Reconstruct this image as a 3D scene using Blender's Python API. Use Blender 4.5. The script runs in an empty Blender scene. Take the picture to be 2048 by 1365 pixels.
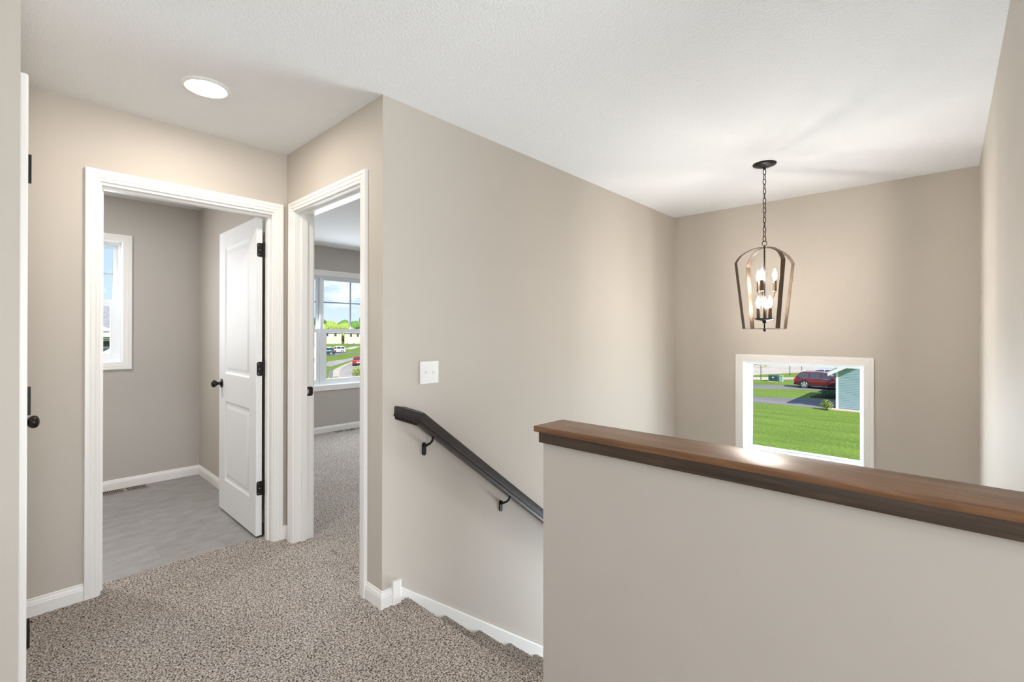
import bpy, bmesh, math, random
import numpy as np
from mathutils import Vector, Matrix

S = bpy.context.scene
COL = S.collection
random.seed(7)
rng = np.random.default_rng(11)

# ------------------------------------------------------------------ camera, sky, sun, exposure
CAM_H = 1.306
F_PX, CY_PX, TH, PITCH, ROLL = 935.4, 664.27, 0.7494, 0.0026, 0.0012
fw = Vector((math.cos(TH)*math.cos(PITCH), math.sin(TH)*math.cos(PITCH), math.sin(PITCH)))
rt = Vector((math.sin(TH), -math.cos(TH), 0))
up = rt.cross(fw)
r2 = rt*math.cos(ROLL)+up*math.sin(ROLL)
u2 = up*math.cos(ROLL)-rt*math.sin(ROLL)
cam_data = bpy.data.cameras.new('camera')
cam = bpy.data.objects.new('camera', cam_data)
COL.objects.link(cam)
cam.matrix_world = Matrix(((r2.x, u2.x, -fw.x, 0), (r2.y, u2.y, -fw.y, 0), (r2.z, u2.z, -fw.z, CAM_H), (0, 0, 0, 1)))
cam_data.sensor_width = 36.0
cam_data.lens = F_PX/2048*36
cam_data.shift_y = -(682.5-CY_PX)/2048
cam_data.clip_start = 0.02
cam_data.clip_end = 2000
S.camera = cam

S.view_settings.view_transform = 'Standard'
S.view_settings.look = 'None'
S.view_settings.gamma = 1
S.view_settings.exposure = 0.14
S.view_settings.use_curve_mapping = False
S.cycles.use_denoising = True
S.cycles.max_bounces = 12
S.cycles.diffuse_bounces = 8
S.cycles.glossy_bounces = 4
S.cycles.transparent_max_bounces = 12
S.cycles.sample_clamp_indirect = 6.0
S.cycles.caustics_reflective = False
S.cycles.caustics_refractive = False

def build_world():
    w = bpy.data.worlds.new('sky'); S.world = w
    w.use_nodes = True
    nt = w.node_tree; nt.nodes.clear(); N = nt.nodes.new; L = nt.links.new
    tc = N('ShaderNodeTexCoord'); sep = N('ShaderNodeSeparateXYZ'); L(tc.outputs['Generated'], sep.inputs[0])
    ramp = N('ShaderNodeValToRGB'); L(sep.outputs['Z'], ramp.inputs[0])
    e = ramp.color_ramp.elements
    e[0].position = 0.0; e[0].color = (0.66, 0.78, 0.98, 1)
    e[1].position = 0.55; e[1].color = (0.16, 0.30, 0.72, 1)
    x = e.new(0.16); x.color = (0.47, 0.64, 0.96, 1)
    x = e.new(0.30); x.color = (0.30, 0.47, 0.88, 1)
    mp = N('ShaderNodeMapping'); mp.inputs['Scale'].default_value = (1, 1, 2.6); L(tc.outputs['Generated'], mp.inputs[0])
    nz = N('ShaderNodeTexNoise'); nz.inputs['Scale'].default_value = 7.0; nz.inputs['Detail'].default_value = 9
    nz.inputs['Roughness'].default_value = 0.58; L(mp.outputs[0], nz.inputs['Vector'])
    cr = N('ShaderNodeValToRGB'); cr.color_ramp.elements[0].position = 0.50; cr.color_ramp.elements[1].position = 0.66
    L(nz.outputs['Fac'], cr.inputs[0])
    mix = N('ShaderNodeMix'); mix.data_type = 'RGBA'
    L(cr.outputs[0], mix.inputs['Factor']); L(ramp.outputs[0], mix.inputs['A'])
    mix.inputs['B'].default_value = (1.0, 1.0, 1.04, 1)
    bg = N('ShaderNodeBackground'); bg.inputs['Strength'].default_value = 1.15
    L(mix.outputs['Result'], bg.inputs['Color'])
    out = N('ShaderNodeOutputWorld'); L(bg.outputs[0], out.inputs[0])
build_world()

sun_d = bpy.data.lights.new('sun', 'SUN'); sun = bpy.data.objects.new('sun', sun_d); COL.objects.link(sun)
sun_d.energy = 6.5; sun_d.angle = 0.009; sun_d.color = (1.0, 0.95, 0.86)
SUN_DIR = Vector((-0.30, -0.72, 0.66)).normalized()
sun.rotation_euler = SUN_DIR.to_track_quat('Z', 'Y').to_euler()

def area_light(name, loc, direction, sx, sy, power, color=(1, 1, 1), portal=False):
    d = bpy.data.lights.new(name, 'AREA'); o = bpy.data.objects.new(name, d); COL.objects.link(o)
    d.shape = 'RECTANGLE'; d.size = sx; d.size_y = sy; d.energy = power; d.color = color
    o.location = loc; o.rotation_euler = Vector(direction).to_track_quat('-Z', 'Z').to_euler()
    if portal: d.cycles.is_portal = True
    return o
# area lamps in the window openings; added fill is marked
area_light('loft_window_daylight_fill', (0.35, -3.17, 1.25), (-0.1, 1, 0.58), 1.9, 1.7, 122, (0.91, 0.95, 1.0))  # rear window daylight, tilted up as added fill for the ceiling
area_light('loft_side_fill', (-2.57, 0.2, 1.35), (1, 0, 0.45), 1.4, 1.4, 12, (0.88, 0.94, 1.0))  # added fill for the half wall and window wall, no known window
area_light('daylight_bedroom_window', (3.2, 6.10, 1.35), (0, -1, -0.35), 1.8, 1.4, 60, (0.86, 0.93, 1.0))
area_light('daylight_bathroom_window', (0.35, 5.24, 1.56), (0, -1, -0.3), 0.6, 1.0, 13, (0.88, 0.94, 1.0))
area_light('daylight_stair_window', (4.62, 0.9, 0.68), (-1, 0, 0.1), 0.86, 0.75, 22, (0.86, 0.93, 1.0))

area_light('stairwell_fill', (4.43, 0.9, -1.35), (-1, 0, 0.1), 0.9, 1.6, 110, (0.80, 0.90, 1.0))  # added cool fill low in the stairwell

# ------------------------------------------------------------------ helpers
def tag(o, label=None, cat=None, group=None, kind=None):
    if label: o['label'] = label
    if cat: o['category'] = cat
    if group: o['group'] = group
    if kind: o['kind'] = kind
    return o

def empty(name, loc=(0, 0, 0), rz=0, parent=None):
    o = bpy.data.objects.new(name, None); COL.objects.link(o)
    o.location = loc; o.rotation_euler = (0, 0, rz); o.empty_display_size = 0.05
    if parent: o.parent = parent
    return o

def obj(name, bm, mats, parent=None, loc=None, smooth=False, recalc=True):
    me = bpy.data.meshes.new(name)
    if recalc: bmesh.ops.recalc_face_normals(bm, faces=bm.faces)
    bm.to_mesh(me); bm.free()
    if not isinstance(mats, (list, tuple)): mats = [mats]
    for m in mats: me.materials.append(m)
    if smooth:
        for p in me.polygons: p.use_smooth = True
        if smooth != 'all':
            try: me.set_sharp_from_angle(angle=math.radians(smooth if smooth is not True else 35))
            except Exception: pass
    o = bpy.data.objects.new(name, me); COL.objects.link(o)
    if loc: o.location = loc
    if parent: o.parent = parent
    return o

def B(): return bmesh.new()

def box(bm, x0, x1, y0, y1, z0, z1, bev=0, mat=0, M=None):
    vs = [bm.verts.new((x, y, z)) for z in (z0, z1) for x, y in ((x0, y0), (x1, y0), (x1, y1), (x0, y1))]
    fs = [bm.faces.new([vs[i] for i in q]) for q in ((3, 2, 1, 0), (4, 5, 6, 7), (0, 1, 5, 4), (1, 2, 6, 5), (2, 3, 7, 6), (3, 0, 4, 7))]
    for f in fs: f.material_index = mat
    if M: bmesh.ops.transform(bm, matrix=M, verts=vs)
    if bev:
        es = list({e for f in fs for e in f.edges})
        r = bmesh.ops.bevel(bm, geom=es, offset=bev, segments=2, profile=0.6, affect='EDGES')
        for f in r['faces']: f.material_index = mat
    return vs

def prism(bm, pts, ext, mat=0):
    """closed polygon pts (3D list), extruded by vector ext"""
    a = [bm.verts.new(p) for p in pts]; e = Vector(ext)
    b = [bm.verts.new(Vector(p)+e) for p in pts]
    n = len(pts); fs = [bm.faces.new(a), bm.faces.new(b[::-1])]
    for i in range(n): fs.append(bm.faces.new((a[i], b[i], b[(i+1) % n], a[(i+1) % n])))
    for f in fs: f.material_index = mat
    return fs

def tube(bm, pts, r, seg=10, closed=False, cap=True, mat=0):
    pts = [Vector(p) for p in pts]; n = len(pts)
    rs = r if isinstance(r, (list, tuple)) else [r]*n
    rings = []; prev = None
    for i, p in enumerate(pts):
        if closed: t = (pts[(i+1) % n]-pts[i-1]).normalized()
        else: t = (pts[min(i+1, n-1)]-pts[max(i-1, 0)]).normalized()
        if prev is None: nrm = t.orthogonal().normalized()
        else:
            nrm = prev-t*prev.dot(t)
            nrm = nrm.normalized() if nrm.length > 1e-6 else t.orthogonal().normalized()
        prev = nrm; bn = t.cross(nrm)
        rings.append([bm.verts.new(p+(nrm*math.cos(a)+bn*math.sin(a))*rs[i]) for a in [2*math.pi*k/seg for k in range(seg)]])
    m = n if closed else n-1
    for i in range(m):
        A, C = rings[i], rings[(i+1) % n]
        for k in range(seg):
            bm.faces.new((A[k], A[(k+1) % seg], C[(k+1) % seg], C[k])).material_index = mat
    if cap and not closed:
        bm.faces.new(rings[0][::-1]).material_index = mat; bm.faces.new(rings[-1]).material_index = mat

def lathe(bm, prof, seg=24, c=(0, 0, 0), axis='Z', mat=0):
    """prof: (radius, height) list; a radius of 0 makes a pole"""
    c = Vector(c); rings = []
    for r, h in prof:
        ring = []
        if r < 1e-6: pts = [(0, 0, h)]
        else: pts = [(r*math.cos(2*math.pi*k/seg), r*math.sin(2*math.pi*k/seg), h) for k in range(seg)]
        for x, y, z in pts:
            if axis == 'Z': v = (x, y, z)
            elif axis == 'X': v = (z, x, y)
            elif axis == '-X': v = (-z, y, x)
            elif axis == '-Y': v = (x, -z, y)
            else: v = (y, z, x)
            ring.append(bm.verts.new(c+Vector(v)))
        rings.append(ring)
    for A, C in zip(rings[:-1], rings[1:]):
        for k in range(seg):
            if len(A) == 1 and len(C) == 1: continue
            if len(A) == 1: f = bm.faces.new((A[0], C[(k+1) % seg], C[k]))
            elif len(C) == 1: f = bm.faces.new((A[k], A[(k+1) % seg], C[0]))
            else: f = bm.faces.new((A[k], A[(k+1) % seg], C[(k+1) % seg], C[k]))
            f.material_index = mat

def grid_slab(axis, w0, w1, us, zs, holes):
    """wall slab between w0 and w1 along `axis`; us, zs outer range; holes (u0,u1,z0,z1). One connected mesh."""
    U = sorted({us[0], us[1], *[h[0] for h in holes], *[h[1] for h in holes]})
    Z = sorted({zs[0], zs[1], *[h[2] for h in holes], *[h[3] for h in holes]})
    U = [u for u in U if us[0]-1e-9 <= u <= us[1]+1e-9]; Z = [z for z in Z if zs[0]-1e-9 <= z <= zs[1]+1e-9]
    def solid(i, j):
        if i < 0 or j < 0 or i >= len(U)-1 or j >= len(Z)-1: return False
        u = (U[i]+U[i+1])/2; z = (Z[j]+Z[j+1])/2
        return not any(h[0] < u < h[1] and h[2] < z < h[3] for h in holes)
    bm = B(); cache = {}
    def V(u, w, z):
        k = (round(u, 5), round(w, 5), round(z, 5))
        if k not in cache: cache[k] = bm.verts.new((w, u, z) if axis == 'X' else ((u, w, z) if axis == 'Y' else (u, z, w)))
        return cache[k]
    for i in range(len(U)-1):
        for j in range(len(Z)-1):
            if not solid(i, j): continue
            a, b, c, d = U[i], U[i+1], Z[j], Z[j+1]
            for w in (w0, w1): bm.faces.new([V(a, w, c), V(b, w, c), V(b, w, d), V(a, w, d)])
            if not solid(i-1, j): bm.faces.new([V(a, w0, c), V(a, w1, c), V(a, w1, d), V(a, w0, d)])
            if not solid(i+1, j): bm.faces.new([V(b, w0, c), V(b, w1, c), V(b, w1, d), V(b, w0, d)])
            if not solid(i, j-1): bm.faces.new([V(a, w0, c), V(b, w0, c), V(b, w1, c), V(a, w1, c)])
            if not solid(i, j+1): bm.faces.new([V(a, w0, d), V(b, w0, d), V(b, w1, d), V(a, w1, d)])
    return bm

CASE = [(0, 0), (0, .009), (.0025, .0112), (.013, .0122), (.0155, .0102), (.018, .0142), (.033, .0152), (.0355, .0132), (.038, .0165), (.050, .0178), (.0545, .0172), (.057, .0145), (.057, 0)]
def casing_bm(P, u0, u1, z0, z1, closed=False, prof=CASE, scale=1.0):
    """P(u, t, z): world point on wall face with t = distance out from the wall. Sweeps a moulding round an opening with mitred corners."""
    bm = B(); rows = []
    for d, t in prof:
        d *= scale
        if closed: pts = [(u0-d, z0-d), (u0-d, z1+d), (u1+d, z1+d), (u1+d, z0-d)]
        else: pts = [(u0-d, z0), (u0-d, z1+d), (u1+d, z1+d), (u1+d, z0)]
        rows.append([bm.verts.new(P(u, t, z)) for u, z in pts])
    n = 4 if closed else 3
    for A, C in zip(rows, rows[1:]+rows[:1]):
        for k in range(n):
            bm.faces.new((A[k], A[(k+1) % 4], C[(k+1) % 4], C[k]))
    if not closed:
        bm.faces.new([r[0] for r in rows]); bm.faces.new([r[3] for r in rows][::-1])
    return bm

BASE = [(0, -.004), (.0125, -.004), (.0125, .052), (.0105, .057), (.0105, .061), (.0085, .066), (.0045, .073), (.0045, .078), (.0015, .0815), (0, .0815)]
def baseboard(path, zoff=0.0, closed_ends=True, h=1.0):
    """path: list of (x, y, nx, ny) wall-line points with the offset direction at each (mitre vector)"""
    bm = B(); cols = []
    for x, y, nx, ny in path:
        cols.append([bm.verts.new((x+nx*t, y+ny*t, z*h+zoff)) for t, z in BASE])
    for A, C in zip(cols[:-1], cols[1:]):
        for k in range(len(BASE)):
            bm.faces.new((A[k], A[(k+1) % len(BASE)], C[(k+1) % len(BASE)], C[k]))
    bm.faces.new(cols[0]); bm.faces.new(cols[-1][::-1])
    return bm

# ------------------------------------------------------------------ materials
def new_mat(name):
    m = bpy.data.materials.new(name); m.use_nodes = True
    nt = m.node_tree; b = nt.nodes['Principled BSDF']
    return m, nt, b

def setspec(b, v):
    for k in ('Specular IOR Level', 'Specular'):
        if k in b.inputs: b.inputs[k].default_value = v; return

def plain(name, col, rough=0.5, metal=0.0, spec=0.5, var=0.04, scale=30.0, bump=0.0, bscale=200.0, bdist=0.001, coat=0.0):
    m, nt, b = new_mat(name); N = nt.nodes.new; L = nt.links.new
    tc = N('ShaderNodeTexCoord')
    nz = N('ShaderNodeTexNoise'); nz.inputs['Scale'].default_value = scale; nz.inputs['Detail'].default_value = 3
    L(tc.outputs['Object'], nz.inputs['Vector'])
    mix = N('ShaderNodeMix'); mix.data_type = 'RGBA'
    mix.inputs['A'].default_value = tuple(c*(1-var) for c in col)+(1,); mix.inputs['B'].default_value = tuple(min(1, c*(1+var)) for c in col)+(1,)
    L(nz.outputs['Fac'], mix.inputs['Factor']); L(mix.outputs['Result'], b.inputs['Base Color'])
    b.inputs['Roughness'].default_value = rough; b.inputs['Metallic'].default_value = metal; setspec(b, spec)
    if coat and 'Coat Weight' in b.inputs: b.inputs['Coat Weight'].default_value = coat
    if bump:
        n2 = N('ShaderNodeTexNoise'); n2.inputs['Scale'].default_value = bscale; n2.inputs['Detail'].default_value = 2
        L(tc.outputs['Object'], n2.inputs['Vector'])
        bp = N('ShaderNodeBump'); bp.inputs['Strength'].default_value = bump; bp.inputs['Distance'].default_value = bdist
        L(n2.outputs['Fac'], bp.inputs['Height']); L(bp.outputs[0], b.inputs['Normal'])
    return m

WALLC = (0.535, 0.492, 0.438)
M = {}
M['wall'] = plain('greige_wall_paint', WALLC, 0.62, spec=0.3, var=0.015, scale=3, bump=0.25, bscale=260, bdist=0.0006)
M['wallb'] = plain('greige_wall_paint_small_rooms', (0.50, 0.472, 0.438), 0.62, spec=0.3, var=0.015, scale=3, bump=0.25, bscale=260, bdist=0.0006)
M['trim'] = plain('white_trim_paint', (0.84, 0.83, 0.81), 0.34, spec=0.45, var=0.01, scale=8)
M['door'] = plain('white_door_paint', (0.80, 0.81, 0.82), 0.5, spec=0.45, var=0.01, scale=8)
M['vinyl'] = plain('white_window_vinyl', (0.80, 0.83, 0.86), 0.35, spec=0.5, var=0.01)
M['plate'] = plain('white_switch_plastic', (0.86, 0.86, 0.84), 0.3, spec=0.5, var=0.005)
M['black'] = plain('black_hardware_metal', (0.022, 0.020, 0.019), 0.34, metal=0.6, spec=0.5, var=0.2, scale=90)
M['bronze'] = plain('dark_bronze_knob', (0.030, 0.024, 0.020), 0.2, metal=0.7, spec=0.6, var=0.2)
M['screw'] = plain('screw_metal', (0.30, 0.28, 0.26), 0.3, metal=0.9, spec=0.5)
M['grey_steel'] = plain('strike_latch_steel', (0.45, 0.43, 0.40), 0.35, metal=0.9)
M['strap'] = plain('brushed_bronze_strap', (0.115, 0.085, 0.064), 0.36, metal=0.85, spec=0.5, var=0.35, scale=160)
M['dark'] = plain('dark_slot_interior', (0.02, 0.018, 0.016), 0.8)
M['taupe'] = plain('taupe_register_metal', (0.27, 0.235, 0.20), 0.45, spec=0.4)
M['brownreg'] = plain('brown_register_metal', (0.06, 0.045, 0.035), 0.5)

def ceiling_mat():
    m, nt, b = new_mat('white_textured_ceiling'); N = nt.nodes.new; L = nt.links.new
    tc = N('ShaderNodeTexCoord')
    b.inputs['Base Color'].default_value = (0.82, 0.83, 0.84, 1); b.inputs['Roughness'].default_value = 0.85; setspec(b, 0.15)
    a = N('ShaderNodeTexNoise'); a.inputs['Scale'].default_value = 105; a.inputs['Detail'].default_value = 3; L(tc.outputs['Object'], a.inputs['Vector'])
    r = N('ShaderNodeValToRGB'); r.color_ramp.elements[0].position = 0.42; r.color_ramp.elements[1].position = 0.60; L(a.outputs['Fac'], r.inputs[0])
    bp = N('ShaderNodeBump'); bp.inputs['Strength'].default_value = 0.5; bp.inputs['Distance'].default_value = 0.002
    L(r.outputs[0], bp.inputs['Height']); L(bp.outputs[0], b.inputs['Normal'])
    return m
M['ceil'] = ceiling_mat()

def carpet_mat():
    m, nt, b = new_mat('speckled_beige_carpet'); N = nt.nodes.new; L = nt.links.new
    tc = N('ShaderNodeTexCoord')
    a = N('ShaderNodeTexNoise'); a.inputs['Scale'].default_value = 150; a.inputs['Detail'].default_value = 2.5; a.inputs['Roughness'].default_value = 0.65
    L(tc.outputs['Object'], a.inputs['Vector'])
    r = N('ShaderNodeValToRGB'); L(a.outputs['Fac'], r.inputs[0]); e = r.color_ramp.elements
    e[0].position = 0.385; e[0].color = (0.04, 0.035, 0.029, 1)
    e[1].position = 0.63; e[1].color = (0.66, 0.61, 0.56, 1)
    x = e.new(0.445); x.color = (0.23, 0.20, 0.175, 1)
    x = e.new(0.53); x.color = (0.44, 0.395, 0.355, 1)
    c = N('ShaderNodeTexNoise'); c.inputs['Scale'].default_value = 2.2; c.inputs['Detail'].default_value = 3; L(tc.outputs['Object'], c.inputs['Vector'])
    mx = N('ShaderNodeMix'); mx.data_type = 'RGBA'; mx.blend_type = 'MULTIPLY'; mx.inputs['Factor'].default_value = 1.0
    r2_ = N('ShaderNodeValToRGB'); r2_.color_ramp.elements[0].position = 0.3; r2_.color_ramp.elements[0].color = (0.93, 0.91, 0.90, 1)
    r2_.color_ramp.elements[1].position = 0.7; r2_.color_ramp.elements[1].color = (1, 1, 1, 1); L(c.outputs['Fac'], r2_.inputs[0])
    L(r.outputs[0], mx.inputs['A']); L(r2_.outputs[0], mx.inputs['B']); L(mx.outputs['Result'], b.inputs['Base Color'])
    b.inputs['Roughness'].default_value = 0.95; setspec(b, 0.05)
    bp = N('ShaderNodeBump'); bp.inputs['Strength'].default_value = 0.6; bp.inputs['Distance'].default_value = 0.005
    L(a.outputs['Fac'], bp.inputs['Height']); L(bp.outputs[0], b.inputs['Normal'])
    return m
M['carpet'] = carpet_mat()

def vinyl_floor_mat():
    m, nt, b = new_mat('grey_vinyl_tile'); N = nt.nodes.new; L = nt.links.new
    tc = N('ShaderNodeTexCoord')
    br = N('ShaderNodeTexBrick'); br.inputs['Scale'].default_value = 1.0
    br.inputs['Brick Width'].default_value = 0.61; br.inputs['Row Height'].default_value = 0.305; br.inputs['Mortar Size'].default_value = 0.0016
    br.inputs['Color1'].default_value = (0.325, 0.315, 0.305, 1); br.inputs['Color2'].default_value = (0.29, 0.282, 0.275, 1); br.inputs['Mortar'].default_value = (0.25, 0.24, 0.232, 1)
    L(tc.outputs['Object'], br.inputs['Vector'])
    mp = N('ShaderNodeMapping'); mp.inputs['Scale'].default_value = (2.0, 3.6, 1); L(tc.outputs['Object'], mp.inputs[0])
    nz = N('ShaderNodeTexNoise'); nz.inputs['Scale'].default_value = 4; nz.inputs['Detail'].default_value = 7; L(mp.outputs[0], nz.inputs['Vector'])
    r = N('ShaderNodeValToRGB'); r.color_ramp.elements[0].position = 0.35; r.color_ramp.elements[0].color = (0.88, 0.87, 0.86, 1); r.color_ramp.elements[1].position = 0.65; r.color_ramp.elements[1].color = (1.08, 1.08, 1.08, 1)
    L(nz.outputs['Fac'], r.inputs[0])
    mx = N('ShaderNodeMix'); mx.data_type = 'RGBA'; mx.blend_type = 'MULTIPLY'; mx.inputs['Factor'].default_value = 1.0
    L(br.outputs['Color'], mx.inputs['A']); L(r.outputs[0], mx.inputs['B']); L(mx.outputs['Result'], b.inputs['Base Color'])
    b.inputs['Roughness'].default_value = 0.42; setspec(b, 0.4)
    return m
M['lvt'] = vinyl_floor_mat()

def wood_mat(name, c0, c1, rough, axis=1, coat=0.3, spec=0.5):
    m, nt, b = new_mat(name); N = nt.nodes.new; L = nt.links.new
    tc = N('ShaderNodeTexCoord'); mp = N('ShaderNodeMapping')
    sc = [26.0, 26.0, 26.0]; sc[axis] = 1.6; mp.inputs['Scale'].default_value = sc; L(tc.outputs['Object'], mp.inputs[0])
    nz = N('ShaderNodeTexNoise'); nz.inputs['Scale'].default_value = 3.2; nz.inputs['Detail'].default_value = 8; nz.inputs['Distortion'].default_value = 0.6
    L(mp.outputs[0], nz.inputs['Vector'])
    r = N('ShaderNodeValToRGB'); r.color_ramp.elements[0].position = 0.3; r.color_ramp.elements[0].color = c0+(1,); r.color_ramp.elements[1].position = 0.72; r.color_ramp.elements[1].color = c1+(1,)
    L(nz.outputs['Fac'], r.inputs[0]); L(r.outputs[0], b.inputs['Base Color'])
    b.inputs['Roughness'].default_value = rough; setspec(b, spec)
    if 'Coat Weight' in b.inputs: b.inputs['Coat Weight'].default_value = coat; b.inputs['Coat Roughness'].default_value = rough*0.8
    bp = N('ShaderNodeBump'); bp.inputs['Strength'].default_value = 0.12; bp.inputs['Distance'].default_value = 0.0006
    L(nz.outputs['Fac'], bp.inputs['Height']); L(bp.outputs[0], b.inputs['Normal'])
    return m
M['capwood'] = wood_mat('walnut_stained_cap', (0.115, 0.052, 0.022), (0.235, 0.118, 0.055), 0.34, 1, 0.12, spec=0.4)
M['apron'] = wood_mat('dark_walnut_apron', (0.038, 0.024, 0.015), (0.085, 0.052, 0.030), 0.42, 1, 0.05)
M['railwood'] = wood_mat('espresso_handrail', (0.012, 0.008, 0.0065), (0.028, 0.018, 0.013), 0.36, 0, 0.1, spec=0.35)

def emit(name, col, strength):
    m = bpy.data.materials.new(name); m.use_nodes = True; nt = m.node_tree; nt.nodes.clear()
    e = nt.nodes.new('ShaderNodeEmission'); e.inputs[0].default_value = col+(1,); e.inputs[1].default_value = strength
    o = nt.nodes.new('ShaderNodeOutputMaterial'); nt.links.new(e.outputs[0], o.inputs[0]); return m
M['lens'] = emit('led_lens_glow', (1.0, 0.91, 0.80), 170)
M['fill_lens_loft'] = emit('loft_fill_lens_glow', (1.0, 0.95, 0.90), 40)  # glow of the added loft fill lights
M['fill_lens_bed'] = emit('bedroom_fill_lens_glow', (0.90, 0.95, 1.0), 520)  # glow of the added fill light in the bedroom
M['fill_lens_bath'] = emit('bathroom_fill_lens_glow', (1.0, 0.96, 0.93), 330)  # glow of the added fill light in the bathroom
M['bulb'] = emit('bulb_glow', (1.0, 0.91, 0.82), 310)

def glass_mat():
    m = bpy.data.materials.new('window_glass'); m.use_nodes = True; nt = m.node_tree; nt.nodes.clear(); N = nt.nodes.new
    t = N('ShaderNodeBsdfTransparent'); t.inputs[0].default_value = (0.97, 0.985, 0.98, 1)
    g = N('ShaderNodeBsdfGlossy'); g.inputs['Roughness'].default_value = 0.02
    lw = N('ShaderNodeLayerWeight'); lw.inputs[0].default_value = 0.12
    mx = N('ShaderNodeMixShader'); o = N('ShaderNodeOutputMaterial')
    mt = N('ShaderNodeMath'); mt.operation = 'MULTIPLY'; mt.inputs[1].default_value = 0.35
    nt.links.new(lw.outputs['Fresnel'], mt.inputs[0]); nt.links.new(mt.outputs[0], mx.inputs[0])
    nt.links.new(t.outputs[0], mx.inputs[1]); nt.links.new(g.outputs[0], mx.inputs[2]); nt.links.new(mx.outputs[0], o.inputs[0])
    return m
M['glass'] = glass_mat()

# ------------------------------------------------------------------ the shell
XD, YS, YB, XW, YR = 1.206, 1.962, 3.089, 4.447, -0.158
WT = 0.115; Z = 2.44; ZL = -2.316; XH0, XH1 = 1.230, 1.345
X0 = 0.0212          # closet wall face
YBB = 5.083          # bathroom back wall
YW2 = 5.972          # bedroom window wall
def struct(name, bm, m, label, cat='wall', parent=None, **k):
    return tag(obj(name, bm, m, parent, **k), label, cat, None, 'structure')

struct('wall_bathroom_door', grid_slab('Y', YB, YB+WT, (-2.6, XD), (-0.02, Z), [(0.295, 1.135, -0.03, 2.062)]), M['wall'], 'greige wall holding the bathroom doorway, left of the inside corner')
struct('wall_bedroom_door', grid_slab('X', XD, XD+WT, (YS, YBB+0.15), (-0.02, Z), [(2.143, 2.980, -0.03, 2.068)]), M['wall'], 'greige wall with the narrow bedroom doorway between the two corners')
struct('wall_stair', grid_slab('Y', YS, YS+WT, (XD+WT, XW+0.16), (ZL-.1, Z), []), M['wall'], 'long greige wall carrying the handrail and light switch beside the stairs')
bm = grid_slab('X', XD+0.0, XD+WT, (YS, YS+WT), (ZL-.1, -0.02), []); obj('wall_stair_return', bm, M['wall'], bpy.data.objects['wall_stair'])
WIN1 = (0.464, 1.329, 0.262, 1.061)
struct('wall_stair_window', grid_slab('X', XW, XW+0.16, (YR-WT, YS), (ZL-.1, Z), [(WIN1[0], WIN1[1], WIN1[2], WIN1[3])]), M['wall'], 'greige wall with the low picture window behind the pendant light')
struct('wall_right', grid_slab('Y', YR-WT, YR, (XH0, XW), (ZL-.1, Z), []), M['wall'], 'greige wall at the right edge of the picture beyond the wood capped half wall')
struct('wall_hall_right', grid_slab('X', XH0, XH1, (-3.2, YR-WT), (-0.02, Z), []), M['wall'], 'greige hall wall behind and to the right of the camera')
struct('wall_half', grid_slab('X', XH0, XH1, (YR, 0.999), (ZL-.1, 0.974), []), M['wall'], 'greige half wall with dark wooden cap guarding the stairwell')
struct('wall_closet_front', grid_slab('Y', 2.070, 2.070+WT*.3, (-2.6, X0-WT), (-0.02, Z), []), M['wall'], 'greige wall at the far left edge beside the closet door')
struct('wall_closet', grid_slab('X', X0-WT, X0, (2.070, YB), (-0.02, Z), [(2.163, 2.860, -0.03, 2.062)]), M['wall'], 'greige closet wall seen edge on at the far left')
struct('wall_hall_left', grid_slab('X', -2.715, -2.6, (-3.3, 3.2), (-0.02, Z), [(-.52, .92, .63, 2.07)]), M['wall'], 'greige loft wall far to the left of the camera')
struct('wall_back', grid_slab('Y', -3.315, -3.2, (-2.6, XH1), (-0.02, Z), [(-0.62, 1.32, 0.38, 2.12)]), M['wall'], 'greige loft wall behind the camera with a wide window')
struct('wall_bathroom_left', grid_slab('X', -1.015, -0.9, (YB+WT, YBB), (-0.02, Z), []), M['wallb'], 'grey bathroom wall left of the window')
WIN2 = (0.05, 0.651, 1.057, 2.069)
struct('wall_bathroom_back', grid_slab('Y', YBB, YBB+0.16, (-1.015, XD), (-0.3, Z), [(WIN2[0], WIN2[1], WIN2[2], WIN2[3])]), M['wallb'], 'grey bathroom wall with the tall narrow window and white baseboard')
WIN3 = (2.02, 4.30, 0.615, 2.06)
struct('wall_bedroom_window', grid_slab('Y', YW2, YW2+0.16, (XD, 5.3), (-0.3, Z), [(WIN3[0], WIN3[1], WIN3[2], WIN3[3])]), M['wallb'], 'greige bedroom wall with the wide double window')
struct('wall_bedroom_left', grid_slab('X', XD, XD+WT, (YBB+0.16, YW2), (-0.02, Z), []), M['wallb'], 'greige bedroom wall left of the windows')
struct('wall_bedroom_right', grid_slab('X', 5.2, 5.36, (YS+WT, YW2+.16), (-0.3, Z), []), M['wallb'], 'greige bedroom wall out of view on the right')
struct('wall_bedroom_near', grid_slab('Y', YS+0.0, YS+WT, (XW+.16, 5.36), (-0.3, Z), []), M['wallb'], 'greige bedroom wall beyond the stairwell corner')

# ceiling: one slab over every room
bm = B(); box(bm, -2.72, 5.36, -3.32, YW2+0.16, Z, Z+0.12)
struct('ceiling', bm, M['ceil'], 'white finely textured ceiling running over the hall, stairwell and rooms', 'ceiling')

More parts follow.
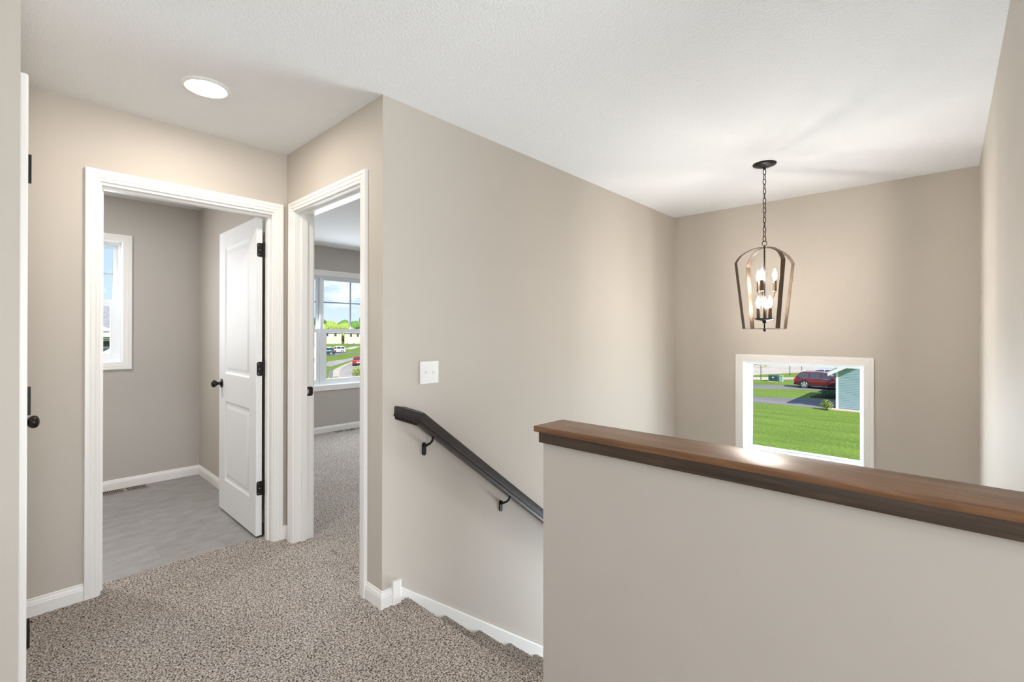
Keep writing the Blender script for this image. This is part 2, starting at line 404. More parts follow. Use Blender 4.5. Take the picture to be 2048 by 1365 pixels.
# hall and bedroom carpet: a fine tufted grid near the camera, coarser further off
def tuft_sheet(name, x0, x1, y0, y1, step, amp, parent=None, holes=None):
    nx = max(2, int((x1-x0)/step)); ny = max(2, int((y1-y0)/step))
    xs = np.linspace(x0, x1, nx+1); ys = np.linspace(y0, y1, ny+1)
    X, Y = np.meshgrid(xs, ys, indexing='ij')
    n = rng.random(X.shape)
    k = 0.5*n+0.125*(np.roll(n, 1, 0)+np.roll(n, -1, 0)+np.roll(n, 1, 1)+np.roll(n, -1, 1))
    k = (k-0.5)*2
    Zc = k*amp
    jx = (rng.random(X.shape)-0.5)*step*0.5; jy = (rng.random(X.shape)-0.5)*step*0.5
    jx[0, :] = jx[-1, :] = 0; jy[:, 0] = jy[:, -1] = 0
    co = np.stack([X+jx, Y+jy, Zc], -1).reshape(-1, 3)
    idx = np.arange((nx+1)*(ny+1)).reshape(nx+1, ny+1)
    q = np.stack([idx[:-1, :-1], idx[1:, :-1], idx[1:, 1:], idx[:-1, 1:]], -1).reshape(-1, 4)
    me = bpy.data.meshes.new(name)
    me.vertices.add(len(co)); me.vertices.foreach_set('co', co.ravel())
    me.loops.add(q.size); me.loops.foreach_set('vertex_index', q.ravel().astype(np.int32))
    me.polygons.add(len(q)); me.polygons.foreach_set('loop_start', np.arange(0, q.size, 4, dtype=np.int32)); me.polygons.foreach_set('loop_total', np.full(len(q), 4, dtype=np.int32))
    me.update(); me.validate()
    me.polygons.foreach_set('use_smooth', np.ones(len(q), dtype=bool))
    me.materials.append(M['carpet'])
    o = bpy.data.objects.new(name, me); COL.objects.link(o)
    if parent: o.parent = parent
    return o
bm = B(); box(bm, -2.6, 1.230, -3.2, YS-.0, -0.25, -0.008); box(bm, 1.230, 1.335, 0.999, YS, -0.25, -0.008)
box(bm, -2.6, XD+WT, YS, 3.212, -0.25, -0.008)
box(bm, XD+WT, 5.2, YS+WT, YW2, -0.25, -0.008)
fl = struct('floor', bm, M['carpet'], 'speckled beige carpet of the hall and the bedroom beyond', 'floor')
tuft_sheet('carpet_pile', X0-.02, 1.230, 0.75, 1.0, 0.0048, 0.0042, fl)
tuft_sheet('carpet_pile', X0-.02, 1.345, 1.0, YS, 0.0048, 0.0042, fl)
tuft_sheet('carpet_pile', X0-.02, XD+.02, YS, 3.216, 0.0048, 0.0042, fl)
tuft_sheet('carpet_pile', XD+.02, XD+WT, 2.14, 2.99, 0.006, 0.004, fl)
tuft_sheet('carpet_pile', XD+WT, 3.9, YS+WT, YW2, 0.010, 0.004, fl)
tuft_sheet('carpet_pile', -2.6, 1.23, -3.2, 0.75, 0.05, 0.003, fl)
bm = B(); box(bm, -0.9, XD, 3.213, YBB, -0.25, -0.006)
struct('floor', bm, M['lvt'], 'grey stone look vinyl tile floor of the bathroom', 'floor')
bm = B(); box(bm, XH1, XW, YR, YS, ZL-0.2, ZL)
struct('floor', bm, M['carpet'], 'carpeted landing deep below in the stairwell', 'floor')

# ------------------------------------------------------------------ stairs
stairs = tag(empty('staircase', (1.345, 1.55, 0)), 'beige carpeted stairs descending along the wall under the handrail', 'stairs')
RISE, RUN = 0.193, 0.249
def step_bm(k):
    """one carpeted step with a rounded nosing; k = 0 is the hall floor's edge"""
    bm = B(); xn = 1.345+RUN*k; zt = -RISE*k; y0, y1 = 1.0, YS-0.012
    r = 0.022; prof = []
    x_back = xn-(RUN if k else 0.03)
    zt2 = zt
    top = [(x_back, zt2)]
    n = 12
    for i in range(n+1):
        a = math.pi/2-math.pi*i/n
        prof.append((xn-r+r*math.cos(a)+0.0, zt2-r+r*math.sin(a)))
    prof += [(xn-r-0.004, zt2-2*r-0.004), (xn-r-0.004, zt2-RISE-0.01), (x_back, zt2-RISE-0.01)]
    seg = top
    m = 14 if k else 2
    for i in range(1, m): seg.append((x_back+(xn-r-x_back)*i/m, zt2))
    prof = seg+prof
    ny = 150 if k < 6 else 20
    rows = []
    for j in range(ny+1):
        y = y0+(y1-y0)*j/ny; row = []
        for i, (x, z) in enumerate(prof):
            w = 0.0035 if i < len(prof)-2 else 0
            row.append(bm.verts.new((x-1.345+(random.random()-.5)*w, y-1.55, z+(random.random()-.5)*w*1.6)))
        rows.append(row)
    L_ = len(prof)
    for A, C in zip(rows[:-1], rows[1:]):
        for i in range(L_): bm.faces.new((A[i], A[(i+1) % L_], C[(i+1) % L_], C[i]))
    bm.faces.new(rows[0]); bm.faces.new(rows[-1][::-1])
    return bm
for k in range(0, 12):
    obj('step', step_bm(k), M['carpet'], stairs, smooth='all')
bm = B(); pts = [(0.0, 0, -RISE-.012)]
prof = [(-0.01, -0.21)]
for k in range(1, 12): prof += [(RUN*k-0.035, -RISE*k-0.205)]
prof += [(RUN*11-0.035, ZL), (-0.01, ZL)]
prism(bm, [(x, -0.54, z) for x, z in prof], (0, 0.93, 0))
obj('stair_carriage', bm, M['wall'], stairs)

# skirt board, block and baseboards
def line_skirt():
    bm = B()
    x0, z0 = 1.300, 0.066; x1 = 4.0; s = -0.756
    zt = lambda x: z0+s*(x-x0)
    pts = [(x0, YS, z0-0.13), (x0, YS, z0), (x1, YS, zt(x1)), (x1, YS, zt(x1)-.6), (x1-.2, YS, zt(x1)-.55)]
    prism(bm, [(x0, YS, -0.30), (x0, YS, z0), (x1, YS, zt(x1)), (x1, YS, zt(x1)-0.42)], (0, -0.011, 0))
    d = Vector((1, 0, s)).normalized(); n = Vector((-d.z, 0, d.x))
    a = Vector((x0, YS, z0)); b_ = Vector((x1, YS, zt(x1)))
    pr = [(0, 0.0), (-0.011, 0.0), (-0.0105, 0.003), (-0.0075, 0.0045), (0, 0.005)]
    r0 = [bm.verts.new(a+Vector((0, t, 0))+n*h) for t, h in pr]; r1 = [bm.verts.new(b_+Vector((0, t, 0))+n*h) for t, h in pr]
    for i in range(len(pr)-1): bm.faces.new((r0[i], r0[i+1], r1[i+1], r1[i]))
    bm.faces.new(r0); bm.faces.new(r1[::-1])
    return bm
struct('trim_1', line_skirt(), M['trim'], 'white sloping skirt board following the carpeted stairs', 'trim')
bm = B(); box(bm, 1.254, 1.300, YS-0.021, YS, -0.01, 0.112, bev=0.003)
struct('trim_2', bm, M['trim'], 'small upright white block where baseboard meets stair skirt', 'trim')
q = 1.0
struct('baseboard_corner', baseboard([(XD, 2.097, -1, 0), (XD, YS, -1, -1), (1.256, YS, 0, -1)]), M['trim'], 'white baseboard wrapping the outside corner at the top of the stairs', 'baseboard')
struct('baseboard_bathroom_door_wall', baseboard([(X0, YB, 0, -1), (0.249, YB, 0, -1)]), M['trim'], 'white baseboard on the short wall left of the bathroom door', 'baseboard')
struct('baseboard_inside_corner', baseboard([(1.182, YB, 0, -1), (XD, YB, -1, -1), (XD, 3.027, -1, 0)]), M['trim'], 'sliver of white baseboard in the corner between the two door casings', 'baseboard')
struct('baseboard_bathroom', baseboard([(-0.9, YBB, 0, -1), (XD, YBB, -1, -1), (XD, 3.27, -1, 0)]), M['trim'], 'white baseboard around the bathroom back corner', 'baseboard')
struct('baseboard_bedroom', baseboard([(XD+WT, YW2, 0, -1), (5.2, YW2, 0, -1)]), M['trim'], 'white baseboard under the bedroom windows', 'baseboard')
struct('baseboard_half_wall', baseboard([(XH0, YR, -1, 0), (XH0, 0.985, -1, 0)]), M['trim'], 'white baseboard along the foot of the half wall', 'baseboard')

# ------------------------------------------------------------------ half wall cap
cap = tag(empty('wall_cap', (XH0, 0.5, 0.974)), 'walnut stained wooden cap board running along the half wall', 'wall cap')
bm = B(); box(bm, -0.025, 0.136, YR-0.5+.0005, 1.0215-0.5, 0.0, 0.020, bev=0.0032)
obj('cap_board', bm, M['capwood'], cap, smooth=40)
bm = B()
box(bm, -0.013, 0, YR-.5+.0005, 1.009-.5, -.0363, 0, bev=0.0018)
box(bm, 0.115, 0.127, YR-.5+.0005, 1.009-.5, -.0363, 0, bev=0.0018)
box(bm, 0, 0.115, .999-.5, 1.009-.5, -.0363, 0)
tag(obj('apron', bm, M['apron'], cap, smooth=40), 'darker moulding under the cap board')

# ------------------------------------------------------------------ door parts
def jamb_bm(P, u0, u1, zt, depth, stop0, t=0.018):
    """flat jambs and head with a stop; P(u, w, z), w from 0 (face side) to depth"""
    bm = B()
    def bx(a, b, c, d, e, f):
        vs = [bm.verts.new(P(u, w, z)) for z in (e, f) for u, w in ((a, c), (b, c), (b, d), (a, d))]
        for q_ in ((3, 2, 1, 0), (4, 5, 6, 7), (0, 1, 5, 4), (1, 2, 6, 5), (2, 3, 7, 6), (3, 0, 4, 7)): bm.faces.new([vs[i] for i in q_])
    bx(u0-t, u0, 0, depth, -0.01, zt); bx(u1, u1+t, 0, depth, -0.01, zt); bx(u0-t, u1+t, 0, depth, zt, zt+t)
    s = 0.011
    bx(u0, u0+s, stop0, stop0+0.034, -0.01, zt); bx(u1-s, u1, stop0, stop0+0.034, -0.01, zt); bx(u0+s, u1-s, stop0, stop0+0.034, zt-s, zt)
    return bm

def hinge(parent, loc, dirs, rz=0):
    """leaf plate (rounded corners) with knuckle; local: plate in YZ?? built in XZ plane, normal -Y"""
    bm = B(); w, h, r, t = 0.030, 0.089, 0.012, 0.002
    pts = []
    for cx, cz, a0 in ((-w+r, h/2-r, 90), (-w+r, -h/2+r, 180)):
        for i in range(6):
            a = math.radians(a0+90*i/5); pts.append((cx+r*math.cos(a), 0, cz+r*math.sin(a)))
    pts += [(0.006, 0, -h/2), (0.006, 0, h/2)]
    prism(bm, pts, (0, -t, 0))
    tube(bm, [(0.010, -0.004, -h/2-.003), (0.010, -0.004, h/2+.003)], 0.0062, 12)
    for s in (-1, 1): lathe(bm, [(0, 0.006), (0.003, 0.005), (0.0045, 0), (0.0045, -.001)], 10, (0.010, -0.004, s*(h/2+.003)) , 'Z')
    o = obj('hinge', bm, M['black'], parent, loc, smooth=True)
    o.rotation_euler = (0, 0, rz)
    b2 = B()
    for zx, zz in ((-.020, .030), (-.012, 0), (-.020, -.030)):
        lathe(b2, [(0, .0006), (.0028, .0004), (.0034, 0)], 10, (zx, -t, zz), '-Y')
    obj('screw', b2, M['screw'], o, smooth=True)
    return o

def knob(parent, loc, axis, mat, name='door_knob', both=True):
    bm = B()
    prof = [(0, -0.001), (0.032, -0.001), (0.033, 0.003), (0.030, 0.007), (0.020, 0.010), (0.0115, 0.013), (0.0105, 0.024), (0.0125, 0.030), (0.0215, 0.037), (0.0265, 0.046), (0.0270, 0.053), (0.0245, 0.060), (0.017, 0.066), (0.008, 0.0685), (0, 0.069)]
    lathe(bm, prof, 32, (0, 0, 0), axis)
    return obj(name, bm, mat, parent, loc, smooth='all')

def panel_face(bm, P, u0, u1, z0, z1, panels):
    """flat door face with sunk-and-raised panels; P(u, d, z): d = depth below the face"""
    U = sorted({u0, u1, *[p[0] for p in panels], *[p[1] for p in panels]}); Zs = sorted({z0, z1, *[p[2] for p in panels], *[p[3] for p in panels]})
    for a, b in zip(U[:-1], U[1:]):
        for c, d in zip(Zs[:-1], Zs[1:]):
            if any(abs(p[0]-a) < 1e-6 and abs(p[2]-c) < 1e-6 for p in panels): continue
            bm.faces.new([bm.verts.new(P(u, 0, z)) for u, z in ((a, c), (b, c), (b, d), (a, d))])
    for p in panels:
        steps = [(0, 0), (0.004, 0.002), (0.014, 0.0075), (0.020, 0.0085), (0.030, 0.0085), (0.036, 0.006), (0.050, 0.002), (0.053, 0.002)]
        rings = []
        for off, dep in steps:
            rings.append([bm.verts.new(P(u, dep, z)) for u, z in ((p[0]+off, p[2]+off), (p[1]-off, p[2]+off), (p[1]-off, p[3]-off), (p[0]+off, p[3]-off))])
        for A, C in zip(rings[:-1], rings[1:]):
            for k in range(4): bm.faces.new((A[k], A[(k+1) % 4], C[(k+1) % 4], C[k]))
        bm.faces.new(rings[-1])

def door_leaf(P, w, h, t):
    """P(u, d, z): u along width from the hinge side, d = depth from front face to back (0..t)"""
    bm = B()
    pan = [(0.121, w-0.128, 0.223, 0.798), (0.121, w-0.128, 0.996, h-0.115)]
    panel_face(bm, lambda u, d, z: P(u, d, z), 0, w, 0, h, pan)
    panel_face(bm, lambda u, d, z: P(u, t-d, z), 0, w, 0, h, pan)
    for a, b in (((0, 0), (w, 0)), ((w, 0), (w, h)), ((w, h), (0, h)), ((0, h), (0, 0))):
        bm.faces.new([bm.verts.new(P(*v)) for v in ((a[0], 0, a[1]), (b[0], 0, b[1]), (b[0], t, b[1]), (a[0], t, a[1]))])
    bmesh.ops.remove_doubles(bm, verts=bm.verts, dist=1e-5)
    return bm

# bathroom door: open 90 degrees into the bathroom
d1 = tag(empty('door_1', (0.715, YB, 0)), 'white bathroom doorway with its two panel door standing open', 'door', None, 'structure')
o1 = Vector((0.715, YB, 0))
Pf = lambda u, w, z: Vector((u, YB+w, z))-o1
obj('door_frame', jamb_bm(Pf, 0.313, 1.117, 2.045, WT, 0.040), M['trim'], d1)
obj('casing', casing_bm(lambda u, t, z: Vector((u, YB-t, z))-o1, 0.3065, 1.1245, -0.005, 2.0595), M['trim'], d1, smooth=30)
obj('casing', casing_bm(lambda u, t, z: Vector((u, YB+WT+t, z))-o1, 0.3065, 1.1245, -0.005, 2.0595), M['trim'], d1, smooth=30)
LX, LY, LZ = 1.0667, 3.209, 0.014
leaf = obj('door_leaf', door_leaf(lambda u, d, z: (d, u, z), 0.762, 2.026, 0.035), M['door'], d1, Vector((LX, LY, LZ))-o1, smooth=25)
for hz in (1.835, 1.076, 0.315):
    hinge(leaf, (0.0335, -0.0005, hz-LZ), None)
knob(leaf, (0, 0.700, 0.935-LZ), '-X', M['bronze'])
knob(leaf, (0.035, 0.700, 0.935-LZ), 'X', M['bronze'])
bm = B(); box(bm, 0.0055, 0.0295, 0.7615, 0.7635, -.028, .028); box(bm, .011, .024, .7635, .770, -.008, .008)
obj('latch', bm, M['black'], leaf, (0, 0, 0.935-LZ))

# bedroom doorway (door itself swung out of sight)
d2 = tag(empty('door_2', (XD, 2.56, 0)), 'narrow white cased bedroom doorway right of the bathroom door', 'door', None, 'structure')
o2 = Vector((XD, 2.56, 0))
obj('door_frame', jamb_bm(lambda u, w, z: Vector((XD+w, u, z))-o2, 2.160, 2.963, 2.052, WT, 0.040), M['trim'], d2)
obj('casing', casing_bm(lambda u, t, z: Vector((XD-t, u, z))-o2, 2.1535, 2.970, -0.005, 2.0595), M['trim'], d2, smooth=30)
obj('casing', casing_bm(lambda u, t, z: Vector((XD+WT+t, u, z))-o2, 2.1535, 2.970, -0.005, 2.0595), M['trim'], d2, smooth=30)
bm = B(); r = .012; pts = []
for cx, cz, a0 in ((.036-r, .029-r, 0), (-.0, .029, 90), (-.0, -.029, 180), (.036-r, -.029+r, 270)):
    if a0 in (90, 180): pts.append((cx, 0, cz)); continue
    for i in range(6):
        a = math.radians(a0+90*i/5); pts.append((cx+r*math.cos(a), 0, cz+r*math.sin(a)))
prism(bm, pts, (0, -0.0018, 0)); 
sp = obj('strike_plate', bm, M['black'], d2, Vector((1.2835, 2.9628, .935))-o2)
bm = B(); box(bm, 0.0, .011, -.0024, -.0015, -.013, .013); obj('latch_hole', bm, M['grey_steel'], sp)
bm = B(); box(bm, 0.011, .016, -.0024, -.0015, -.009, .009); obj('latch_hole', bm, M['dark'], sp)

# closet door at far left, closed, seen edge on
d3 = tag(empty('door_3', (X0, 2.51, 0)), 'closed white closet door seen edge on with dark hinges and knob', 'door', None, 'structure')
o3 = Vector((X0, 2.51, 0))
obj('door_frame', jamb_bm(lambda u, w, z: Vector((X0-w, u, z))-o3, 2.172, 2.850, 2.045, WT, 0.040), M['trim'], d3)
obj('casing', casing_bm(lambda u, t, z: Vector((X0+t, u, z))-o3, 2.166, 2.856, -0.005, 2.0595), M['trim'], d3, smooth=30)
lf3 = obj('door_leaf', door_leaf(lambda u, d, z: (-d, u, z), 0.672, 2.026, 0.035), M['door'], d3, Vector((X0-.002, 2.175, LZ))-o3, smooth=25)
for hz in (1.835, 1.085, 0.335):
    bm = B(); tube(bm, [(0.0085, -.0, -.046), (0.0085, 0, .046)], 0.0068, 12); box(bm, 0.0, 0.003, -.004, .02, -.0445, .0445)
    obj('hinge', bm, M['black'], lf3, (0.0135, -0.003, hz-LZ), smooth=True)
knob(lf3, (0.0, 0.600, 0.935-LZ), 'X', M['bronze'])

# ------------------------------------------------------------------ windows
def frame_boxes(bm, P, u0, u1, z0, z1, wd, w0, w1, wt=None, wb=None):
    wt = wt or wd; wb = wb or wd
    def bx(a, b, e, f):
        vs = [bm.verts.new(P(u, w, z)) for z in (e, f) for u, w in ((a, w0), (b, w0), (b, w1), (a, w1))]
        for q_ in ((3, 2, 1, 0), (4, 5, 6, 7), (0, 1, 5, 4), (1, 2, 6, 5), (2, 3, 7, 6), (3, 0, 4, 7)): bm.faces.new([vs[i] for i in q_])
    bx(u0, u0+wd, z0, z1); bx(u1-wd, u1, z0, z1); bx(u0+wd, u1-wd, z1-wt, z1); bx(u0+wd, u1-wd, z0, z0+wb)

def sheet(P, u0, u1, z0, z1, w, t=0.004):
    bm = B(); frame = [(u0, w), (u1, w), (u1, w+t), (u0, w+t)]
    vs = [bm.verts.new(P(u, ww, z)) for z in (z0, z1) for u, ww in frame]
    for q_ in ((3, 2, 1, 0), (4, 5, 6, 7), (0, 1, 5, 4), (1, 2, 6, 5), (2, 3, 7, 6), (3, 0, 4, 7)): bm.faces.new([vs[i] for i in q_])
    return bm

def bar(bm, P, u0, u1, z0, z1, w0, w1):
    vs = [bm.verts.new(P(u, w, z)) for z in (z0, z1) for u, w in ((u0, w0), (u1, w0), (u1, w1), (u0, w1))]
    for q_ in ((3, 2, 1, 0), (4, 5, 6, 7), (0, 1, 5, 4), (1, 2, 6, 5), (2, 3, 7, 6), (3, 0, 4, 7)): bm.faces.new([vs[i] for i in q_])

# window 1: low picture window on the stairwell wall
w1 = tag(empty('window_1', (XW, 0.9, 0.66)), 'low square white picture window looking onto the lawn', 'window', None, 'structure')
ow = Vector((XW, 0.9, 0.66)); P1 = lambda u, w, z: Vector((XW+w, u, z))-ow
obj('casing', casing_bm(lambda u, t, z: Vector((XW-t, u, z))-ow, WIN1[0]+.004, WIN1[1]-.004, WIN1[2]+.004, WIN1[3]-.004, closed=True, scale=1.13), M['trim'], w1, smooth=30)
bm = B(); frame_boxes(bm, P1, WIN1[0], WIN1[1], WIN1[2], WIN1[3], 0.007, 0.0, 0.165); obj('reveal', bm, M['trim'], w1)
bm = B(); frame_boxes(bm, P1, WIN1[0]+.007, WIN1[1]-.007, WIN1[2]+.007, WIN1[3]-.007, 0.016, 0.085, 0.165)
frame_boxes(bm, P1, WIN1[0]+.0, WIN1[1]-.0, WIN1[2]+.007, WIN1[3]-.007, 0.016, 0.055, 0.090)
frame_boxes(bm, P1, WIN1[0]+.012, WIN1[1]-.012, WIN1[2]+.012, WIN1[3]-.012, 0.026, 0.100, 0.150, wt=0.020, wb=0.026)
obj('window_frame', bm, M['vinyl'], w1)
obj('glass', sheet(P1, WIN1[0]+.02, WIN1[1]-.02, WIN1[2]+.02, WIN1[3]-.02, 0.125), M['glass'], w1)

def hung_window(root, P, u0, u1, z0, z1, zm, mun_u, mun_z, frame_w=0.035):
    bm = B(); frame_boxes(bm, P, u0, u1, z0, z1, frame_w, 0.055, 0.150)
    obj('window_frame', bm, M['vinyl'], root)
    a, b = u0+frame_w, u1-frame_w
    bm = B(); frame_boxes(bm, P, a, b, zm-0.030, z1-frame_w, 0.028, 0.105, 0.135, wb=0.040, wt=0.024)
    us = obj('upper_sash', bm, M['vinyl'], root)
    bm = B()
    for u in mun_u: bar(bm, P, u-.0085, u+.0085, zm, z1-frame_w-.02, 0.116, 0.124)
    for z in mun_z: bar(bm, P, a+.025, b-.025, z-.0085, z+.0085, 0.1155, 0.1245)
    obj('muntin', bm, M['muntin'], us)
    obj('glass', sheet(P, a+.02, b-.02, zm-.01, z1-frame_w-.02, 0.126, 0.003), M['glass'], us)
    bm = B(); frame_boxes(bm, P, a, b, z0+frame_w, zm+0.014, 0.048, 0.065, 0.100, wt=0.050, wb=0.052)
    ls = obj('lower_sash', bm, M['vinyl'], root)
    obj('glass', sheet(P, a+.03, b-.03, z0+frame_w+.03, zm-.01, 0.083, 0.003), M['glass'], ls)
    bm = B(); uc = (u0+u1)/2; bar(bm, P, uc-.030, uc+.030, zm+.014, zm+.020, .070, .096); bar(bm, P, uc-.014, uc+.014, zm+.020, zm+.030, .074, .092)
    obj('sash_lock', bm, M['vinyl'], ls)
M['muntin'] = plain('grey_white_muntin', (0.42, 0.46, 0.50), 0.4)

w2 = tag(empty('window_2', (0.35, YBB, 1.56)), 'tall narrow white bathroom window partly hidden by the door casing', 'window', None, 'structure')
ow2 = Vector((0.35, YBB, 1.56)); P2 = lambda u, w, z: Vector((u, YBB+w, z))-ow2
obj('casing', casing_bm(lambda u, t, z: Vector((u, YBB-t, z))-ow2, WIN2[0]+.004, WIN2[1]-.004, WIN2[2]+.004, WIN2[3]-.004, closed=True, scale=1.12), M['trim'], w2, smooth=30)
bm = B(); frame_boxes(bm, P2, WIN2[0], WIN2[1], WIN2[2], WIN2[3], 0.007, 0.0, 0.165); obj('reveal', bm, M['trim'], w2)
hung_window(w2, P2, WIN2[0]+.004, WIN2[1]-.004, WIN2[2]+.004, WIN2[3]-.004, 1.570, [], [1.805], 0.020)

w3 = tag(empty('window_3', (3.16, YW2, 1.34)), 'wide white double bedroom window with grille bars overlooking the street', 'window', None, 'structure')
ow3 = Vector((3.16, YW2, 1.34)); P3 = lambda u, w, z: Vector((u, YW2+w, z))-ow3
obj('casing', casing_bm(lambda u, t, z: Vector((u, YW2-t, z))-ow3, WIN3[0]+.004, WIN3[1]-.004, WIN3[2]+.004, WIN3[3]-.004, closed=True, scale=1.25), M['trim'], w3, smooth=30)
bm = B(); frame_boxes(bm, P3, WIN3[0], WIN3[1], WIN3[2], WIN3[3], 0.007, 0.0, 0.165); obj('reveal', bm, M['trim'], w3)
hung_window(w3, P3, 2.80, 3.675, WIN3[2]+.004, WIN3[3]-.004, 1.347, [3.237], [1.715], 0.022)
hung_window(w3, P3, 1.925+.1, 2.80, WIN3[2]+.004, WIN3[3]-.004, 1.347, [2.41], [1.715], 0.022)
bm = B(); bar(bm, P3, 3.675, 4.296, WIN3[2]+.004, WIN3[3]-.004, 0.06, 0.15); obj('mullion_panel', bm, M['vinyl'], w3)

# wide window behind the camera (lets the loft daylight in)
w4 = tag(empty('window_4', (0.35, -3.2, 1.25)), 'wide white loft window behind the camera', 'window', None, 'structure')
ow4 = Vector((0.35, -3.2, 1.25)); P4 = lambda u, w, z: Vector((u, -3.2-w, z))-ow4
obj('casing', casing_bm(lambda u, t, z: Vector((u, -3.2+t, z))-ow4, -.61, 1.31, .39, 2.11, closed=True), M['trim'], w4, smooth=30)
bm = B(); frame_boxes(bm, P4, -.62, 1.32, .38, 2.12, 0.04, 0.0, 0.115); obj('window_frame', bm, M['vinyl'], w4)

w5 = tag(empty('added_window', (-2.6, 0.2, 1.35)), 'square white unseen window added left of the camera for fill light', 'window', None, 'structure')  # unseen window, added to house the side fill lamp
ow5 = Vector((-2.6, 0.2, 1.35)); P5 = lambda u, w, z: Vector((-2.6-w, u, z))-ow5
obj('casing', casing_bm(lambda u, t, z: Vector((-2.6+t, u, z))-ow5, -.51, .91, .64, 2.06, closed=True), M['trim'], w5, smooth=30)
bm = B(); frame_boxes(bm, P5, -.52, .92, .63, 2.07, 0.04, 0.0, 0.115); obj('window_frame', bm, M['vinyl'], w5)

# ------------------------------------------------------------------ handrail
rail = tag(empty('handrail', (1.37, 1.89, 0.886)), 'dark espresso wooden handrail sloping down the stair wall on black brackets', 'handrail')
ro = Vector((1.37, 1.89, 0.886))
RP = [(-.021, .031), (-.0255, .028), (-.0265, .022), (-.0262, -.006), (-.029, -.0095), (-.029, -.0145), (-.0245, -.018), (-.0225, -.031), (.0225, -.031), (.0245, -.018), (.029, -.0145), (.029, -.0095), (.0262, -.006), (.0265, .022), (.0255, .028), (.021, .031)]
def rail_bm():
    bm = B()
    P0 = Vector((1.306, YS-.001, 0.914)); P1_ = Vector((1.369, 1.889, 0.886)); sl = -0.786
    P2_ = Vector((3.55, 1.889, 0.886+sl*(3.55-1.369)))
    d1_ = (P1_-P0).normalized(); d2_ = (P2_-P1_).normalized()
    def frame_(d):
        up_ = Vector((0, 0, 1)); s = d.cross(up_).normalized(); u = s.cross(d).normalized(); return s, u
    s1, u1 = frame_(d1_); s2, u2_ = frame_(d2_)
    def ring(P, s, u, n, d):
        out = []
        for a, b in RP:
            q_ = P+s*a+u*b
            k = (P-q_).dot(n)/d.dot(n); out.append(bm.verts.new(q_+d*k-ro))
        return out
    nm = (d1_+d2_).normalized()
    R0 = ring(P0, s1, u1, Vector((0, 1, 0)), d1_); R1 = ring(P1_, s1, u1, nm, d1_); R2 = ring(P1_, s2, u2_, nm, d2_); R3 = ring(P2_, s2, u2_, d2_, d2_)
    for A, C in ((R0, R1), (R2, R3)):
        for k in range(len(RP)): bm.faces.new((A[k], A[(k+1) % len(RP)], C[(k+1) % len(RP)], C[k]))
    bm.faces.new(R0); bm.faces.new(R3[::-1])
    return bm
obj('rail', rail_bm(), M['railwood'], rail, smooth=25)
def bracket(x, z):
    bm = B(); c = Vector((x, YS, z))-ro
    # wall plate: upright capsule
    n = 10; pts = []
    for cz, a0 in ((.022, 0), (-.022, 180)):
        for i in range(n+1):
            a = math.radians(a0+180*i/n); pts.append(c+Vector((.011*math.cos(a), 0, cz+.011*math.sin(a))))
    prism(bm, pts, (0, -0.009, 0))
    lathe(bm, [(0, .014), (.006, .013), (.010, .009), (.0105, 0)], 16, c+Vector((0, -.009, .020)), '-Y')
    tube(bm, [c+Vector(v) for v in ((0, -.012, .020), (.001, -.030, .024), (.003, -.052, .036), (.004, -.068, .052), (.005, -.073, .068))], [.0075, .0068, .0062, .0062, .007], 12)
    dn = Vector((1, 0, -.786)).normalized()
    up_ = Vector((.786, 0, 1)).normalized()
    p = c+Vector((.006, -.073, .072))
    vs = box(bm, -.027, .027, -.011, .011, -.002, .0025)
    Mx = Matrix(((dn.x, 0, up_.x, p.x), (0, 1, 0, p.y), (dn.z, 0, up_.z, p.z), (0, 0, 0, 1)))
    bmesh.ops.transform(bm, matrix=Mx, verts=vs)
    return obj('bracket', bm, M['black'], rail, smooth=35)
for bx_ in (1.445, 2.007, 2.60, 3.2):
    zr = 0.886-.786*(bx_-1.369)
    bracket(bx_, zr-.113)

# ------------------------------------------------------------------ light switch
sw = tag(empty('light_switch', (1.478, YS, 1.103)), 'white two gang toggle light switch plate on the stair wall', 'light switch')
bm = B(); box(bm, -.0585, .0585, -.006, 0, -.0575, .0575, bev=.0025); obj('plate', bm, M['plate'], sw, smooth=40)
for dx in (-.023, .023):
    bm = B(); box(bm, -.0052, .0052, -.0068, -.0055, -.012, .012, bev=.0006)
    fr = obj('toggle_frame', bm, M['plate'], sw, (dx, 0, 0))
    bm = B(); vs = box(bm, -.0036, .0036, -.017, 0, -.0045, .0045, bev=.0012)
    bmesh.ops.rotate(bm, verts=bm.verts, cent=(0, -.004, 0), matrix=Matrix.Rotation(math.radians(-28 if dx < 0 else 28), 3, 'X'))
    obj('toggle', bm, M['plate'], sw, (dx, -.003, 0), smooth=40)
    for dz in (-.030, .030):
        bm = B(); lathe(bm, [(0, .0072), (.0026, .0070), (.0034, .0062), (.0034, .005)], 12, (0, 0, 0), '-Y'); obj('screw', bm, M['plate'], sw, (dx, 0, dz), smooth=True)

# ------------------------------------------------------------------ ceiling lights
def disk_light(x, y, label, lens='fill_lens_loft'):
    t = tag(empty('ceiling_light', (x, y, Z)), label, 'ceiling light')
    bm = B(); lathe(bm, [(.0755, -.0035), (.078, -.0075), (.083, -.0095), (.091, -.008), (.098, -.004), (.100, 0)], 56); obj('trim_ring', bm, M['trim'], t, smooth='all')
    bm = B(); lathe(bm, [(0, -.0150), (.030, -.0146), (.055, -.0130), (.070, -.0100), (.0757, -.0060), (.0757, -.001)], 56); obj('lens', bm, M[lens], t, smooth='all')
    return t
disk_light(0.617, 2.503, 'round flush white led light glowing on the ceiling', 'lens')
disk_light(0.55, -0.55, 'round fill light added on the ceiling behind the camera')  # this and the next two are unseen fixtures added to brighten the hall
disk_light(-1.35, -0.75, 'round fill light added on the loft ceiling left behind the camera')
disk_light(-1.35, 0.95, 'round fill light added on the loft ceiling left of the camera')

